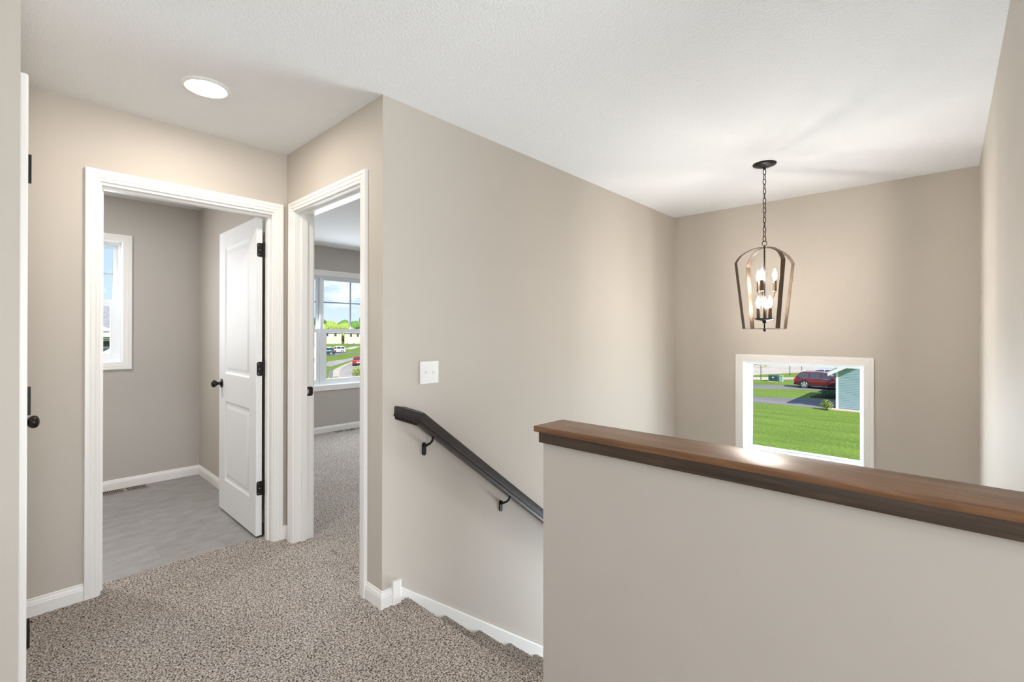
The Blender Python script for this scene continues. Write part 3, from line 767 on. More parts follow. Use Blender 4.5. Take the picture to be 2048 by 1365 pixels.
disk_light(3.3, 3.6, 'round fill light added on the bedroom ceiling out of view', 'fill_lens_bed')  # unseen fixture added to brighten the bedroom
disk_light(-0.1, 4.1, 'round fill light added on the bathroom ceiling out of view', 'fill_lens_bath')  # added out of view to lift the bathroom's brightness

# ------------------------------------------------------------------ pendant
PX, PY = 3.435, 0.893
pen = tag(empty('pendant_light', (PX, PY, Z)), 'bronze open cage pendant light with lit candle bulbs hanging over the stairwell', 'pendant light')
def pz(z): return z-Z
bm = B(); lathe(bm, [(0, 0), (.071, 0), (.072, -.004), (.068, -.010), (.045, -.019), (.022, -.025), (.010, -.028), (.008, -.040), (0, -.041)], 40)
obj('canopy', bm, M['black'], pen, smooth=True)
chain = empty('chain', (0, 0, 0), 0, pen)
zt, zb = 2.400, 1.921; nl = 15; pitch = (zt-zb)/nl
R0 = math.atan2(rt.y, rt.x)
def link_bm():
    bm = B(); pts = []; hw, hh = .0085, pitch/2+.0035
    for i in range(20):
        a = 2*math.pi*i/20; sx = math.cos(a); sz = math.sin(a)
        pts.append((hw*sx, 0, (hh-hw)*(1 if sz > 0 else -1)*(abs(sz)**.35)+hw*sz*.75))
    tube(bm, pts, .0025, 7, closed=True)
    return bm
lk = obj('chain_link', link_bm(), M['black'], chain, smooth='all')
for i in range(nl):
    o = lk if i == 0 else lk.copy()
    if i: COL.objects.link(o)
    o.parent = chain; o.location = (0, 0, pz(zt-pitch*(i+.5))); o.rotation_euler = (0, 0, R0+(math.pi/2 if i % 2 else 0)+.15*math.sin(i*2.1))
bm = B(); tube(bm, [(.0165*math.cos(a), 0, .0165*math.sin(a)) for a in [2*math.pi*k/24 for k in range(24)]], .0022, 8, closed=True)
o = obj('hanging_ring', bm, M['black'], pen, (0, 0, pz(1.908)), smooth='all'); o.rotation_euler = (0, 0, R0)
bm = B(); lathe(bm, [(0, 1.892-Z), (.004, 1.892-Z), (.0055, 1.886-Z), (.009, 1.883-Z), (.009, 1.876-Z), (.0048, 1.874-Z), (.0048, 1.41-Z)], 16)
obj('stem', bm, M['black'], pen, smooth=30)
# four bent straps
def strap_bm(phi):
    bm = B(); er = Vector((math.cos(phi), math.sin(phi), 0)); et = Vector((-math.sin(phi), math.cos(phi), 0))
    path = [(.006, 1.8795), (.050, 1.876), (.092, 1.864), (.130, 1.845), (.162, 1.822), (.183, 1.797), (.197, 1.773), (.142, 1.338)]
    wd, th = .0142, .0015; rows = []
    for i, (r_, z_) in enumerate(path):
        a = Vector(path[max(i-1, 0)]); b = Vector(path[min(i+1, len(path)-1)]); d = (b-a).normalized(); n = Vector((d.y, -d.x))*(-1)
        w = wd*(.45 if i == 0 else (.75 if i == 1 else 1))
        pts = []
        for s, q_ in ((-1, -1), (1, -1), (1, 1), (-1, 1)):
            rr = r_+n.x*th*q_; zz = z_+n.y*th*q_
            pts.append(bm.verts.new(er*rr+et*(w*s)+Vector((0, 0, zz-Z))))
        rows.append(pts)
    for A, C in zip(rows[:-1], rows[1:]):
        for k in range(4): bm.faces.new((A[k], A[(k+1) % 4], C[(k+1) % 4], C[k]))
    bm.faces.new(rows[0]); bm.faces.new(rows[-1][::-1])
    return bm
fa = math.atan2(fw.y, fw.x)
def rf(r_, f_):  # direction given in (right, forward) terms of the hanging angle
    v = rt*r_+Vector((fw.x, fw.y, 0)).normalized()*f_; return math.atan2(v.y, v.x)
ph0 = math.radians(46)
for k in range(4): obj('cage_strap', strap_bm(ph0+k*math.pi/2), M['strap'], pen)
bm = B()
for k in range(2):
    a = ph0+k*math.pi/2; er = Vector((math.cos(a), math.sin(a), 0)); et = Vector((-er.y, er.x, 0))
    c = [(er*s*.1425+et*t*.0135) for s, t in ((-1, -1), (1, -1), (1, 1), (-1, 1))]
    prism(bm, [(v.x, v.y, 1.3375-Z-k*.0022) for v in c], (0, 0, .002))
obj('cross_bar', bm, M['strap'], pen)
bm = B(); lathe(bm, [(0, 1.317-Z), (.006, 1.319-Z), (.0085, 1.325-Z), (.006, 1.331-Z), (.0095, 1.335-Z), (.0045, 1.340-Z), (.0045, 1.372-Z), (.013, 1.377-Z), (.010, 1.384-Z), (.022, 1.391-Z), (.050, 1.397-Z), (.061, 1.404-Z), (.062, 1.4065-Z), (.048, 1.401-Z), (.010, 1.396-Z), (0, 1.396-Z)], 36)
obj('drip_dish', bm, M['black'], pen, smooth=40)
fz = Vector((fw.x, fw.y, 0)).normalized()
va = Vector((math.cos(.2545), math.sin(.2545), 0)); vr = Vector((va.y, -va.x, 0))
def candle(dr, df, z0, h):
    p = vr*dr+va*df
    bm = B(); lathe(bm, [(0, 0), (.0105, 0), (.0112, .002), (.0112, h-.001), (.009, h), (0, h)], 20)
    s = obj('candle_sleeve', bm, M['strap'], pen, (p.x, p.y, z0-Z), smooth=30)
    bm = B(); lathe(bm, [(0, 0), (.0065, 0), (.0070, .006), (.0125, .018), (.0165, .032), (.0160, .044), (.0120, .060), (.0065, .074), (.0022, .084), (0, .087)], 18)
    o_ = obj('bulb', bm, M['bulb'], s, (0, 0, h), smooth='all'); o_.scale = (.86, .86, .92)
    return p
lower = [(-.036, -.014), (.032, -.022), (.002, .038)]
upper = [(-.036, .050), (-.014, -.058), (.060, .009)]
for a, b in lower: candle(a, b, 1.404, .072)
for a, b in upper:
    p = candle(a, b, 1.588, .070)
    bm = B(); pts = []
    for i in range(9):
        t_ = i/8; pts.append((p.x*(.12+.88*math.sin(t_*math.pi/2)**1.6), p.y*(.12+.88*math.sin(t_*math.pi/2)**1.6), 1.452-Z+.136*t_))
    tube(bm, pts, .0035, 8)
    lathe(bm, [(0, -.006), (.006, -.005), (.011, -.001), (.0115, .001), (0, .001)], 16, (p.x, p.y, 1.588-Z))
    obj('candle_arm', bm, M['strap'], pen, smooth=True)

# ------------------------------------------------------------------ floor registers
def register(name, x0, x1, y0, y1, label, mat, slots, along='x'):
    t = tag(empty(name, ((x0+x1)/2, (y0+y1)/2, 0)), label, 'floor vent')
    w, d = (x1-x0)/2, (y1-y0)/2
    bm = B(); box(bm, -w, w, -d, d, -.006, -.0005, bev=.0015); obj('cover', bm, mat, t)
    for r_, half in ((0, 0), (0, 1), (1, 0), (1, 1)):
        bm = B()
        for i in range(slots):
            x = -w+.018+(2*w-.036)*(i+.5)/slots
            if abs(x) < .009 or (x > 0) != bool(half): continue
            box(bm, x-.0042, x+.0042, -d+.012+r_*(d-.008), -d+.012+r_*(d-.008)+d-.020, -.0004, .0002)
        obj('slot_row', bm, M['dark'], t)
register('floor_vent', 0.50, 0.815, 4.955, 5.066, 'taupe slotted floor vent on the grey tile under the bathroom window', M['taupe'], 22)
register('floor_vent', 2.90, 3.22, 5.850, 5.955, 'dark floor vent in the bedroom carpet below the window', M['brownreg'], 20)

#EXTERIOR
# ------------------------------------------------------------------ outside
G = -3.9
def ground_mat(name, c0, c1, scale, rough=0.9, c2=None, bump=0.3, bd=0.02):
    m, nt, b = new_mat(name); N = nt.nodes.new; L = nt.links.new
    tc = N('ShaderNodeTexCoord')
    a = N('ShaderNodeTexNoise'); a.inputs['Scale'].default_value = scale; a.inputs['Detail'].default_value = 6; a.inputs['Roughness'].default_value = 0.7; L(tc.outputs['Object'], a.inputs['Vector'])
    r = N('ShaderNodeValToRGB'); r.color_ramp.elements[0].position = 0.34; r.color_ramp.elements[0].color = c0+(1,); r.color_ramp.elements[1].position = 0.66; r.color_ramp.elements[1].color = c1+(1,); L(a.outputs['Fac'], r.inputs[0])
    mp = N('ShaderNodeMapping'); mp.inputs['Scale'].default_value = (0.9, 0.16, 1); L(tc.outputs['Object'], mp.inputs[0])
    w = N('ShaderNodeTexNoise'); w.inputs['Scale'].default_value = 1.4; w.inputs['Detail'].default_value = 3; L(mp.outputs[0], w.inputs['Vector'])
    r2_ = N('ShaderNodeValToRGB'); r2_.color_ramp.elements[0].position = 0.35; r2_.color_ramp.elements[0].color = (0.82, 0.84, 0.82, 1); r2_.color_ramp.elements[1].position = 0.62; r2_.color_ramp.elements[1].color = (1.08, 1.05, 1.0, 1); L(w.outputs['Fac'], r2_.inputs[0])
    mx = N('ShaderNodeMix'); mx.data_type = 'RGBA'; mx.blend_type = 'MULTIPLY'; mx.inputs['Factor'].default_value = 1
    L(r.outputs[0], mx.inputs['A']); L(r2_.outputs[0], mx.inputs['B']); L(mx.outputs['Result'], b.inputs['Base Color'])
    b.inputs['Roughness'].default_value = rough; setspec(b, 0.1)
    bp = N('ShaderNodeBump'); bp.inputs['Strength'].default_value = bump; bp.inputs['Distance'].default_value = bd
    L(a.outputs['Fac'], bp.inputs['Height']); L(bp.outputs[0], b.inputs['Normal'])
    return m
M['grass'] = ground_mat('lawn_grass', (0.085, 0.15, 0.022), (0.235, 0.34, 0.060), 9.0)
M['asphalt'] = ground_mat('driveway_asphalt', (0.19, 0.185, 0.18), (0.26, 0.25, 0.24), 12, bump=0.1)
M['concrete'] = ground_mat('pale_concrete', (0.46, 0.40, 0.34), (0.58, 0.51, 0.44), 5, bump=0.05)
M['street'] = ground_mat('street_asphalt', (0.34, 0.31, 0.29), (0.42, 0.38, 0.36), 3, bump=0.05)
M['gravel'] = ground_mat('landscape_gravel', (0.42, 0.34, 0.28), (0.72, 0.64, 0.56), 14, bump=0.6)
M['mulch'] = ground_mat('dark_mulch', (0.03, 0.022, 0.018), (0.09, 0.06, 0.05), 9, bump=0.6)

def flat_poly(name, pts, m, z=0.02, label=None, cat=None, kind='structure'):
    bm = B(); prism(bm, [(x, y, G-0.05) for x, y in pts], (0, 0, 0.05+z))
    return tag(obj(name, bm, m), label, cat, None, kind)
bm = B(); box(bm, -500, 700, -500, 800, G-0.5, G)
tag(obj('ground', bm, M['grass']), 'green mown lawn around the houses outside the windows', 'lawn', None, 'structure')
flat_poly('driveway', [(37.9, 17.6), (38.4, 5.7), (44.2, 5.7), (44.0, 6.6), (41.6, 11.7), (41.2, 17.6)], M['asphalt'], .02, 'nearest dark asphalt driveway crossing the lawn outside the low window', 'driveway')
flat_poly('driveway', [(46.6, 17.6), (47.6, 13.4), (49.5, 10.6), (50.4, 5.7), (56.0, 5.7), (55.2, 9.0), (51.2, 14.3), (50.6, 17.6)], M['asphalt'], .02, 'asphalt driveway under the red car', 'driveway')
flat_poly('driveway', [(56.2, 17.6), (57.0, 15.5), (60.3, 12.9), (63.0, 5.7), (66.0, 5.7), (63.2, 13.0), (59.9, 16.9), (59.8, 17.6)], M['concrete'], .02, 'pale driveway behind the green utility box', 'driveway')
flat_poly('street', [(10, 17.5), (62.5, 17.8), (65.5, 17.0), (72.0, 14.0), (82.0, 2.0), (95.0, 6.0), (80.0, 30.0), (60.0, 29.0), (10, 27.5)], M['concrete'], .015, 'pale street curving away at the top of the low window view', 'street')
flat_poly('street', [(12.0, 29.0), (24.9, 48.8), (28.1, 55.7), (31.9, 62.7), (35.3, 68.0), (38.9, 73.1), (62.0, 104.0), (68.0, 98.0), (36.0, 47.0), (24.0, 29.0)], M['street'], .015, 'grey residential street curving past the bedroom window', 'street')
flat_poly('curb', [(10.4, 29.0), (23.2, 48.9), (28.0, 57.6), (31.4, 63.6), (36.0, 70.3), (40.0, 75.6), (45.5, 82.8), (47.0, 83.6), (38.9, 73.1), (35.3, 68.0), (31.9, 62.7), (28.1, 55.7), (24.9, 48.8), (12.0, 29.0)], M['concrete'], .06, 'pale concrete curb along the bend of the street', 'curb')
flat_poly('driveway', [(18.5, 47.0), (22.2, 48.4), (27.0, 57.0), (38.0, 84.0), (33.5, 85.0), (24.0, 66.0)], M['concrete'], .02, 'beige driveway seen through the left pane of the bedroom window', 'driveway')
flat_poly('driveway', [(33.6, 69.3), (36.2, 72.5), (39.6, 76.9), (43.3, 81.6), (46.5, 85.0), (54.8, 98.0), (46.4, 88.2), (42.7, 84.9), (39.3, 82.0), (34.4, 73.0)], M['street'], .02, 'grey driveway strip crossing the lawn beyond the curb', 'driveway')
flat_poly('driveway', [(47.0, 107.0), (50.2, 101.2), (57.5, 110.5), (64.0, 112.8), (63.5, 115.5), (56.0, 122.0)], M['asphalt'], .02, 'parking pad under the dark and the white suv', 'driveway')
flat_poly('driveway', [(73.9, 138.0), (92.0, 164.9), (91.0, 168.0), (72.5, 141.5)], M['concrete'], .02, 'pale drive far off in front of the cream houses', 'driveway')
flat_poly('garden_bed', [(38.05, 6.1), (38.85, 6.1), (38.85, -6), (38.05, -6)], M['gravel'], .05, 'strip of pale gravel along the foot of the blue siding', 'gravel bed')
flat_poly('garden_bed', [(44.4, 8.2), (46.6, 8.0), (47.0, 5.7), (44.4, 5.7)], M['mulch'], .06, 'dark mulch bed between the two driveways', 'mulch bed')

def siding_mat(name, col, pitch, dark=0.72):
    m, nt, b = new_mat(name); N = nt.nodes.new; L = nt.links.new
    tc = N('ShaderNodeTexCoord'); sp_ = N('ShaderNodeSeparateXYZ'); L(tc.outputs['Object'], sp_.inputs[0])
    a = N('ShaderNodeMath'); a.operation = 'DIVIDE'; a.inputs[1].default_value = pitch; L(sp_.outputs['Z'], a.inputs[0])
    f = N('ShaderNodeMath'); f.operation = 'FRACT'; L(a.outputs[0], f.inputs[0])
    bp = N('ShaderNodeBump'); bp.inputs['Strength'].default_value = 1.0; bp.inputs['Distance'].default_value = 0.02; bp.invert = True
    L(f.outputs[0], bp.inputs['Height']); L(bp.outputs[0], b.inputs['Normal'])
    b.inputs['Base Color'].default_value = col+(1,); b.inputs['Roughness'].default_value = 0.6; setspec(b, 0.3)
    return m
M['sidingblue'] = plain('blue_grey_siding', (0.30, 0.41, 0.44), 0.6, spec=0.3, var=0.03)
M['sidinggreen'] = plain('pale_green_siding', (0.40, 0.45, 0.41), 0.6, spec=0.3, var=0.03)
M['cream'] = siding_mat('cream_siding', (0.56, 0.50, 0.43), 0.15)
M['white_out'] = plain('white_exterior_trim', (0.85, 0.84, 0.82), 0.5)
M['shingle'] = plain('grey_shingles', (0.30, 0.30, 0.31), 0.9, spec=0.1, var=0.35, scale=12, bump=0.5, bscale=20, bdist=0.02)
M['winglass'] = plain('dark_house_window', (0.05, 0.06, 0.07), 0.1, spec=0.8)
M['bark'] = plain('sapling_bark', (0.12, 0.08, 0.055), 0.9, var=0.3)

def lap_wall(bm, x, y0, y1, z0, z1, pitch, sgn=-1, gable=None, axis='X'):
    """real clapboards: each course a thin wedge standing proud of the plane"""
    n = int((z1-z0)/pitch)
    for i in range(n):
        a = z0+i*pitch; b_ = a+pitch+.01
        ya, yb = y0, y1
        if gable:
            lim = gable(a+pitch*.5)
            if lim is None: break
            ya, yb = lim
        t = .018
        if axis == 'X': P_ = lambda u, d, z: (x+sgn*d, u, z)
        else: P_ = lambda u, d, z: (u, x+sgn*d, z)
        vs = [bm.verts.new(P_(*v)) for v in ((ya, 0, a), (ya, t, a), (ya, .004, b_), (ya, 0, b_), (yb, 0, a), (yb, t, a), (yb, .004, b_), (yb, 0, b_))]
        for q_ in ((0, 1, 2, 3), (7, 6, 5, 4), (0, 4, 5, 1), (1, 5, 6, 2), (2, 6, 7, 3), (3, 7, 4, 0)): bm.faces.new([vs[i] for i in q_])

# blue sided neighbour at the right of the low window
hb = tag(empty('siding_house', (38.83, 5.6, G)), 'pale blue sided neighbour house with white rake board at the right of the low window', 'house')
ho = Vector((38.83, 5.6, G))
bm = B(); prism(bm, [(0, -.02, 0), (0, -.02, 2.52), (0, -5.3, 5.6), (0, -10.6, 2.52), (0, -10.6, 0)], (7.8, 0, 0)); obj('wall', bm, M['sidingblue'], hb)
bm = B()
def gab(z):
    zz = z
    if zz < 2.52: return (-10.6, -.06)
    k = (zz-2.52)/3.08*5.28
    return (-10.6+k, -.02-k) if k < 5.2 else None
lap_wall(bm, 0, -10.6, -.06, 0.1, 5.5, .112, -1, gab); obj('siding', bm, M['sidingblue'], hb)
bm = B(); box(bm, -.05, .1, -.11, .02, .05, 2.6); obj('corner_board', bm, M['white_out'], hb)
bm = B(); prism(bm, [(-.50, .42, 2.27), (-.50, .42, 2.52), (-.50, -5.3, 5.86), (-.50, -5.3, 5.62)], (.06, 0, 0))
prism(bm, [(-.50, -11.0, 2.27), (-.50, -11.0, 2.52), (-.50, -5.3, 5.86), (-.50, -5.3, 5.62)], (.06, 0, 0))
prism(bm, [(-.44, .42, 2.27), (-.44, .42, 2.31), (-.44, -5.3, 5.66), (-.44, -5.3, 5.62)], (.46, 0, 0)); obj('rake_board', bm, M['white_out'], hb)
bm = B(); prism(bm, [(-.46, .45, 2.50), (-.46, -5.3, 5.84), (-.46, -11.05, 2.50), (-.46, -11.05, 2.58), (-.46, -5.3, 5.96), (-.46, .45, 2.58)], (8.6, 0, 0)); obj('roof', bm, M['shingle'], hb)
bm = B(); box(bm, 7.8, 18, -11.5, -3.4, 0, 5.4); obj('wall', bm, M['sidingblue'], hb)
bm = B(); prism(bm, [(7.6, -2.9, 5.3), (7.6, -7.4, 8.0), (7.6, -12.0, 5.3), (7.6, -7.4, 5.3)], (10.7, 0, 0)); obj('roof', bm, M['shingle'], hb)
bm = B(); box(bm, 1.1, 5.9, -.02, .03, .05, 2.2); obj('garage_door', bm, M['white_out'], hb)

# green sided neighbour beyond the bathroom window
hg = tag(empty('siding_house', (-2.5, 12.0, G)), 'neighbour house with grey shingle roof and white fascia seen through the bathroom window', 'house')
bm = B(); box(bm, -7, 6, 0, 5.0, 0, 5.02); obj('wall', bm, M['sidinggreen'], hg)
bm = B(); lap_wall(bm, 0, -7, 6, 0.2, 4.98, .115, -1, None, 'Y'); obj('siding', bm, M['sidinggreen'], hg)
bm = B(); prism(bm, [(-7.4, -.35, 5.19), (-7.4, 2.3, 5.96), (-7.4, 5.0, 5.19), (-7.4, 5.0, 5.1), (-7.4, -.35, 5.1)], (13.8, 0, 0)); obj('roof', bm, M['shingle'], hg)
bm = B(); box(bm, -7.4, 6.4, -.38, -.34, 5.13, 5.24); box(bm, -7.0, 6.0, -.05, 0, 5.04, 5.09); box(bm, -7.0, 6.0, -.05, 0, 4.90, 4.935); obj('fascia', bm, M['white_out'], hg)
bm = B(); box(bm, 3.2, 4.35, -.045, .0, 4.935, 5.04); obj('window', bm, M['winglass'], hg)
bm = B(); prism(bm, [(3.86, -.42, 5.24), (2.1, -.42, 6.10), (0.3, -.42, 5.24)], (0, .3, 0)); obj('gable', bm, M['white_out'], hg)
bm = B(); prism(bm, [(1.4, -.55, 3.26), (1.4, -.55, 3.38), (4.9, -.55, 5.62), (4.9, -.55, 5.50)], (0, .08, 0))
obj('rake_board', bm, M['white_out'], hg)
bm = B(); box(bm, 3.7, 4.0, 1.9, 2.1, 5.80, 5.92); obj('roof_vent', bm, M['asphalt'], hg)

def far_house(x, y, rz, w, d, h, rh, wins, label, wall='cream', porch=None):
    t = tag(empty('cream_house', (x, y, G), rz), label, 'house', 'cream houses across the street')
    bm = B(); box(bm, -w/2, w/2, 0, d, 0, h); obj('wall', bm, M[wall], t)
    bm = B(); prism(bm, [(-w/2-.5, -.5, h), (-w/2-.5, d/2, h+rh), (-w/2-.5, d+.5, h)], (w+1, 0, 0)); obj('roof', bm, M['shingle'], t)
    for (u, z, ww, hh) in wins:
        bm = B(); box(bm, u-ww/2, u+ww/2, -.05, .02, z, z+hh); obj('window', bm, M['winglass'], t)
    if porch:
        bm = B(); prism(bm, [(porch-2.4, -2.2, 2.6), (porch, -2.2, 3.9), (porch+2.4, -2.2, 2.6)], (0, 2.2, 0)); obj('porch_roof', bm, M['shingle'], t)
        for s in (-2.1, 2.1):
            bm = B(); box(bm, porch+s-.12, porch+s+.12, -2.1, -1.86, 0, 2.6); obj('porch_post', bm, M['white_out'], t)
    return t
far_house(102.8, 214.4, math.radians(-27), 11.8, 9, 5.2, 1.7, [(-3.6, 3.6, 1.0, 1.3), (-.5, 3.6, 1.0, 1.3), (-1.8, .9, 1.4, 1.5), (3.2, 3.6, 1.0, 1.3)], 'leftmost cream house with a small porch far across the street', porch=-3.0)
far_house(114.2, 208.0, math.radians(-27), 11.8, 9, 5.0, 1.7, [(-2.9, 3.4, .9, 1.4), (0.2, 3.4, .9, 1.4), (3.2, 3.4, .9, 1.4)], 'middle cream house behind the sapling and the parked cars')
far_house(126.0, 202.0, math.radians(-27), 11.8, 9, 5.0, 1.7, [(-3, 3.4, .9, 1.4), (0, 3.4, .9, 1.4), (3, 3.4, .9, 1.4)], 'rightmost cream house far across the street')
far_house(38.2, 97.0, math.radians(-22), 13.0, 9, 2.9, 2.6, [(3.0, 1.0, 1.2, 1.2), (-2, 1.0, 1.6, 1.2)], 'low house with grey roof seen through the left pane of the bedroom window')

# ---- vehicles
def paint(name, col, rough=0.25, metal=0.3):
    return plain(name, col, rough, metal=metal, spec=0.6, var=0.02, coat=0.6)
M['red'] = paint('dark_red_car_paint', (0.22, 0.016, 0.018))
M['red2'] = paint('bright_red_car_paint', (0.42, 0.018, 0.022))
M['carwhite'] = paint('white_car_paint', (0.80, 0.80, 0.80), metal=0.0)
M['teal'] = paint('dark_teal_car_paint', (0.022, 0.075, 0.080))
M['silver'] = paint('silver_car_paint', (0.50, 0.53, 0.56), metal=0.5)
M['darkcar'] = paint('charcoal_car_paint', (0.05, 0.055, 0.065))
M['cglass'] = plain('car_window_glass', (0.035, 0.045, 0.055), 0.08, spec=0.9, coat=0.5)
M['tyre'] = plain('tyre_rubber', (0.018, 0.018, 0.02), 0.8)
M['rim'] = plain('alloy_rim', (0.62, 0.62, 0.64), 0.3, metal=0.6)
M['clad'] = plain('black_car_cladding', (0.03, 0.03, 0.032), 0.6)
M['tail'] = plain('red_tail_lamp', (0.45, 0.03, 0.03), 0.25)
M['lampclear'] = plain('clear_head_lamp', (0.75, 0.77, 0.80), 0.15)
def vehicle(name, loc, rz, label, cat, pm, suv=True, L_=4.5, W=1.84, H=1.68, group=None, detail=True, spare=False):
    t = tag(empty(name, (loc[0], loc[1], G+.022), rz), label, cat, group)
    hw = W/2; belt = .60*H if suv else .64*H; zb = .26 if suv else .20
    # lower body: stations along the length
    st = [(-L_/2, .80, .42, .74*belt, 0.86), (-L_/2+.07, .92, .34, .93*belt, .93), (-L_/2+.25, .99, zb, 1.0*belt, 1), (-.9, 1, zb, belt, 1), (0, 1, zb, belt*.99, 1), (.85, 1, zb, belt*.965, 1),
          (1.25, .99, zb, belt*.93, .99), (L_/2-.45, .965, zb, belt*.84, .95), (L_/2-.12, .88, zb+.05, belt*.72, .88), (L_/2, .70, .38, belt*.55, .72)]
    bm = B(); rows = []
    for x, w, z0, z1, wt_ in st:
        sec = [(-.80, z0), (-.97, z0+.12), (-1, z0+(z1-z0)*.50), (-.985, z0+(z1-z0)*.80), (-.93, z1-.02), (-.70, z1+.015), (0, z1+.035), (.70, z1+.015), (.93, z1-.02), (.985, z0+(z1-z0)*.80), (1, z0+(z1-z0)*.50), (.97, z0+.12), (.80, z0)]
        rows.append([bm.verts.new((x, y*hw*w, z)) for y, z in sec])
    for A, C in zip(rows[:-1], rows[1:]):
        n = len(A)
        for k in range(n): bm.faces.new((A[k], A[(k+1) % n], C[(k+1) % n], C[k]))
    bm.faces.new(rows[0]); bm.faces.new(rows[-1][::-1])
    body = obj('body', bm, pm, t, smooth=40)
    # greenhouse
    if suv: gx = [(-L_/2+.10, belt), (-L_/2+.50, H-.09), (-L_/2+.85, H-.02), (-.2, H), (.40, H-.06), (1.28, belt*.94)]
    else: gx = [(-L_/2+.62, belt), (-L_/2+1.25, H-.07), (-.45, H), (.05, H), (.40, H-.08), (1.22, belt*.94)]
    bm = B(); rows = []
    for x, z in gx:
        k = (z-belt)/(H-belt); k = max(0, k); wy = hw*(.94-.20*k)
        rows.append([bm.verts.new(v) for v in ((x, -hw*.94, belt-.08), (x, -wy, z), (x, -wy*.8, z+.015*k), (x, wy*.8, z+.015*k), (x, wy, z), (x, hw*.94, belt-.08))])
    for A, C in zip(rows[:-1], rows[1:]):
        for k in range(5): bm.faces.new((A[k], A[k+1], C[k+1], C[k]))
        bm.faces.new((A[5], A[0], C[0], C[5]))
    bm.faces.new(rows[0]); bm.faces.new(rows[-1][::-1])
    obj('roof', bm, pm, body, smooth=40)
    # side glass strips follow the taper
    def roofz(x):
        for (a, za), (b_, zb_) in zip(gx[:-1], gx[1:]):
            if a <= x <= b_: return za+(zb_-za)*(x-a)/(b_-a)
        return belt
    if suv: panes = [(-L_/2+.36, -1.02), (-.94, -.06), (.02, .92)]
    else: panes = [(-L_/2+1.0, -.22), (-.14, .86)]
    bm = B()
    for s in (-1, 1):
        for a, b_ in panes:
            n = 6; lo = []; hi = []
            for i in range(n+1):
                x = a+(b_-a)*i/n; zl = belt+.035; zh = max(roofz(x)-.085, zl+.015)
                kl = (zl-belt)/(H-belt); kh = (zh-belt)/(H-belt)
                lo.append((x, s*(hw*(.945-.20*kl)+.008), zl)); hi.append((x, s*(hw*(.945-.20*kh)+.008), zh))
            v0 = [bm.verts.new(p) for p in lo]; v1 = [bm.verts.new(p) for p in hi]
            for i in range(n): bm.faces.new((v0[i], v0[i+1], v1[i+1], v1[i]))
    for (xa, za), (xb, zb_), o_ in (((gx[-1][0]-.08, gx[-1][1]+.06), (gx[-2][0]+.03, gx[-2][1]-.03), .02), ((gx[0][0]+.03, gx[0][1]+.06), (gx[1][0]-.02, gx[1][1]-.05), -.02)):
        v = [bm.verts.new(p) for p in ((xa+o_, -hw*.80, za), (xa+o_, hw*.80, za), (xb+o_, hw*.68, zb_+.012), (xb+o_, -hw*.68, zb_+.012))]; bm.faces.new(v)
    obj('window', bm, M['cglass'], body, recalc=True)
    wr = .355 if suv else .325
    for wx in (-L_/2+.88, L_/2-.90):
        for s in (-1, 1):
            bm = B(); lathe(bm, [(0, 0), (wr+.055, 0), (wr+.055, .012), (0, .012)], 28, (wx, s*(hw-.004)-(.0 if s > 0 else .012), wr+.03), 'Y')
            obj('wheel_arch', bm, M['clad'], body)
            bm = B(); wc = (wx, s*(hw-.10)-.11, wr)
            lathe(bm, [(wr-.11, 0), (wr-.03, 0), (wr, .03), (wr, .19), (wr-.03, .22), (wr-.11, .22), (wr-.11, 0)], 32, wc, 'Y')
            wh = obj('wheel', bm, M['tyre'], t, smooth=30)
            bm = B(); yf = s*(hw-.10)+s*.108-.006
            lathe(bm, [(.0, 0), (.062, 0), (.065, .012), (0, .014)] if s > 0 else [(0, 0), (.065, .002), (.062, .014), (0, .014)], 16, (wx, yf, wr), 'Y')
            for k in range(5):
                a = 2*math.pi*k/5+.3; ca, sa = math.cos(a), math.sin(a)
                q_ = [(wx+ca*r_-sa*o_, yf, wr+sa*r_+ca*o_) for r_, o_ in ((.04, -.045), (wr-.095, -.065), (wr-.095, .065), (.04, .045))]
                prism(bm, q_, (0, .012, 0))
            ring = [(wx+(wr-.105)*math.cos(a), yf+.006, wr+(wr-.105)*math.sin(a)) for a in [2*math.pi*k/28 for k in range(28)]]
            tube(bm, ring, .018, 6, closed=True); obj('rim', bm, M['rim'], wh)
    if detail:
        for s in (-1, 1):
            bm = B(); box(bm, -L_/2+1.28, L_/2-1.3, s*hw*1.004-.01, s*hw*1.004+.01, zb-.02, zb+.13); obj('side_sill', bm, M['clad'], body)
        bm = B(); box(bm, -L_/2-.01, -L_/2+.25, -hw*.84, hw*.84, zb+.04, zb+.20); obj('bumper', bm, M['clad'], body)
        for s in (-1, 1):
            bm = B(); box(bm, -L_/2+.015, -L_/2+.22, s*hw*.90-.10, s*hw*.90+.07, belt*.72, belt*.94, bev=.03); obj('tail_lamp', bm, M['tail'], body)
            bm = B(); box(bm, L_/2-.42, L_/2-.06, s*hw*.80-.10, s*hw*.80+.07, belt*.58, belt*.72, bev=.03); obj('head_lamp', bm, M['lampclear'], body)
            bm = B(); box(bm, .78, .96, s*(hw+.08)-.09, s*(hw+.08)+.09, belt+.01, belt+.16, bev=.03); obj('mirror', bm, M['clad'] if suv else pm, body)
            if suv:
                bm = B(); tube(bm, [(-L_/2+.75, s*hw*.70, H-.03), (-L_/2+.85, s*hw*.70, H+.035), (.1, s*hw*.70, H+.04), (.25, s*hw*.70, H-.03)], .018, 6); obj('roof_rail', bm, M['rim'], body)
        if suv and not spare:
            bm = B()
            for s in (-1, 1): tube(bm, [(-L_/2+.32, s*(hw*.78), H-.24), (-L_/2+.52, s*(hw*.925), belt+.03), (-.5, s*(hw*.955), belt+.02), (.95, s*(hw*.955), belt*.99+.0)], .014, 5)
            obj('window_trim', bm, M['rim'], body)
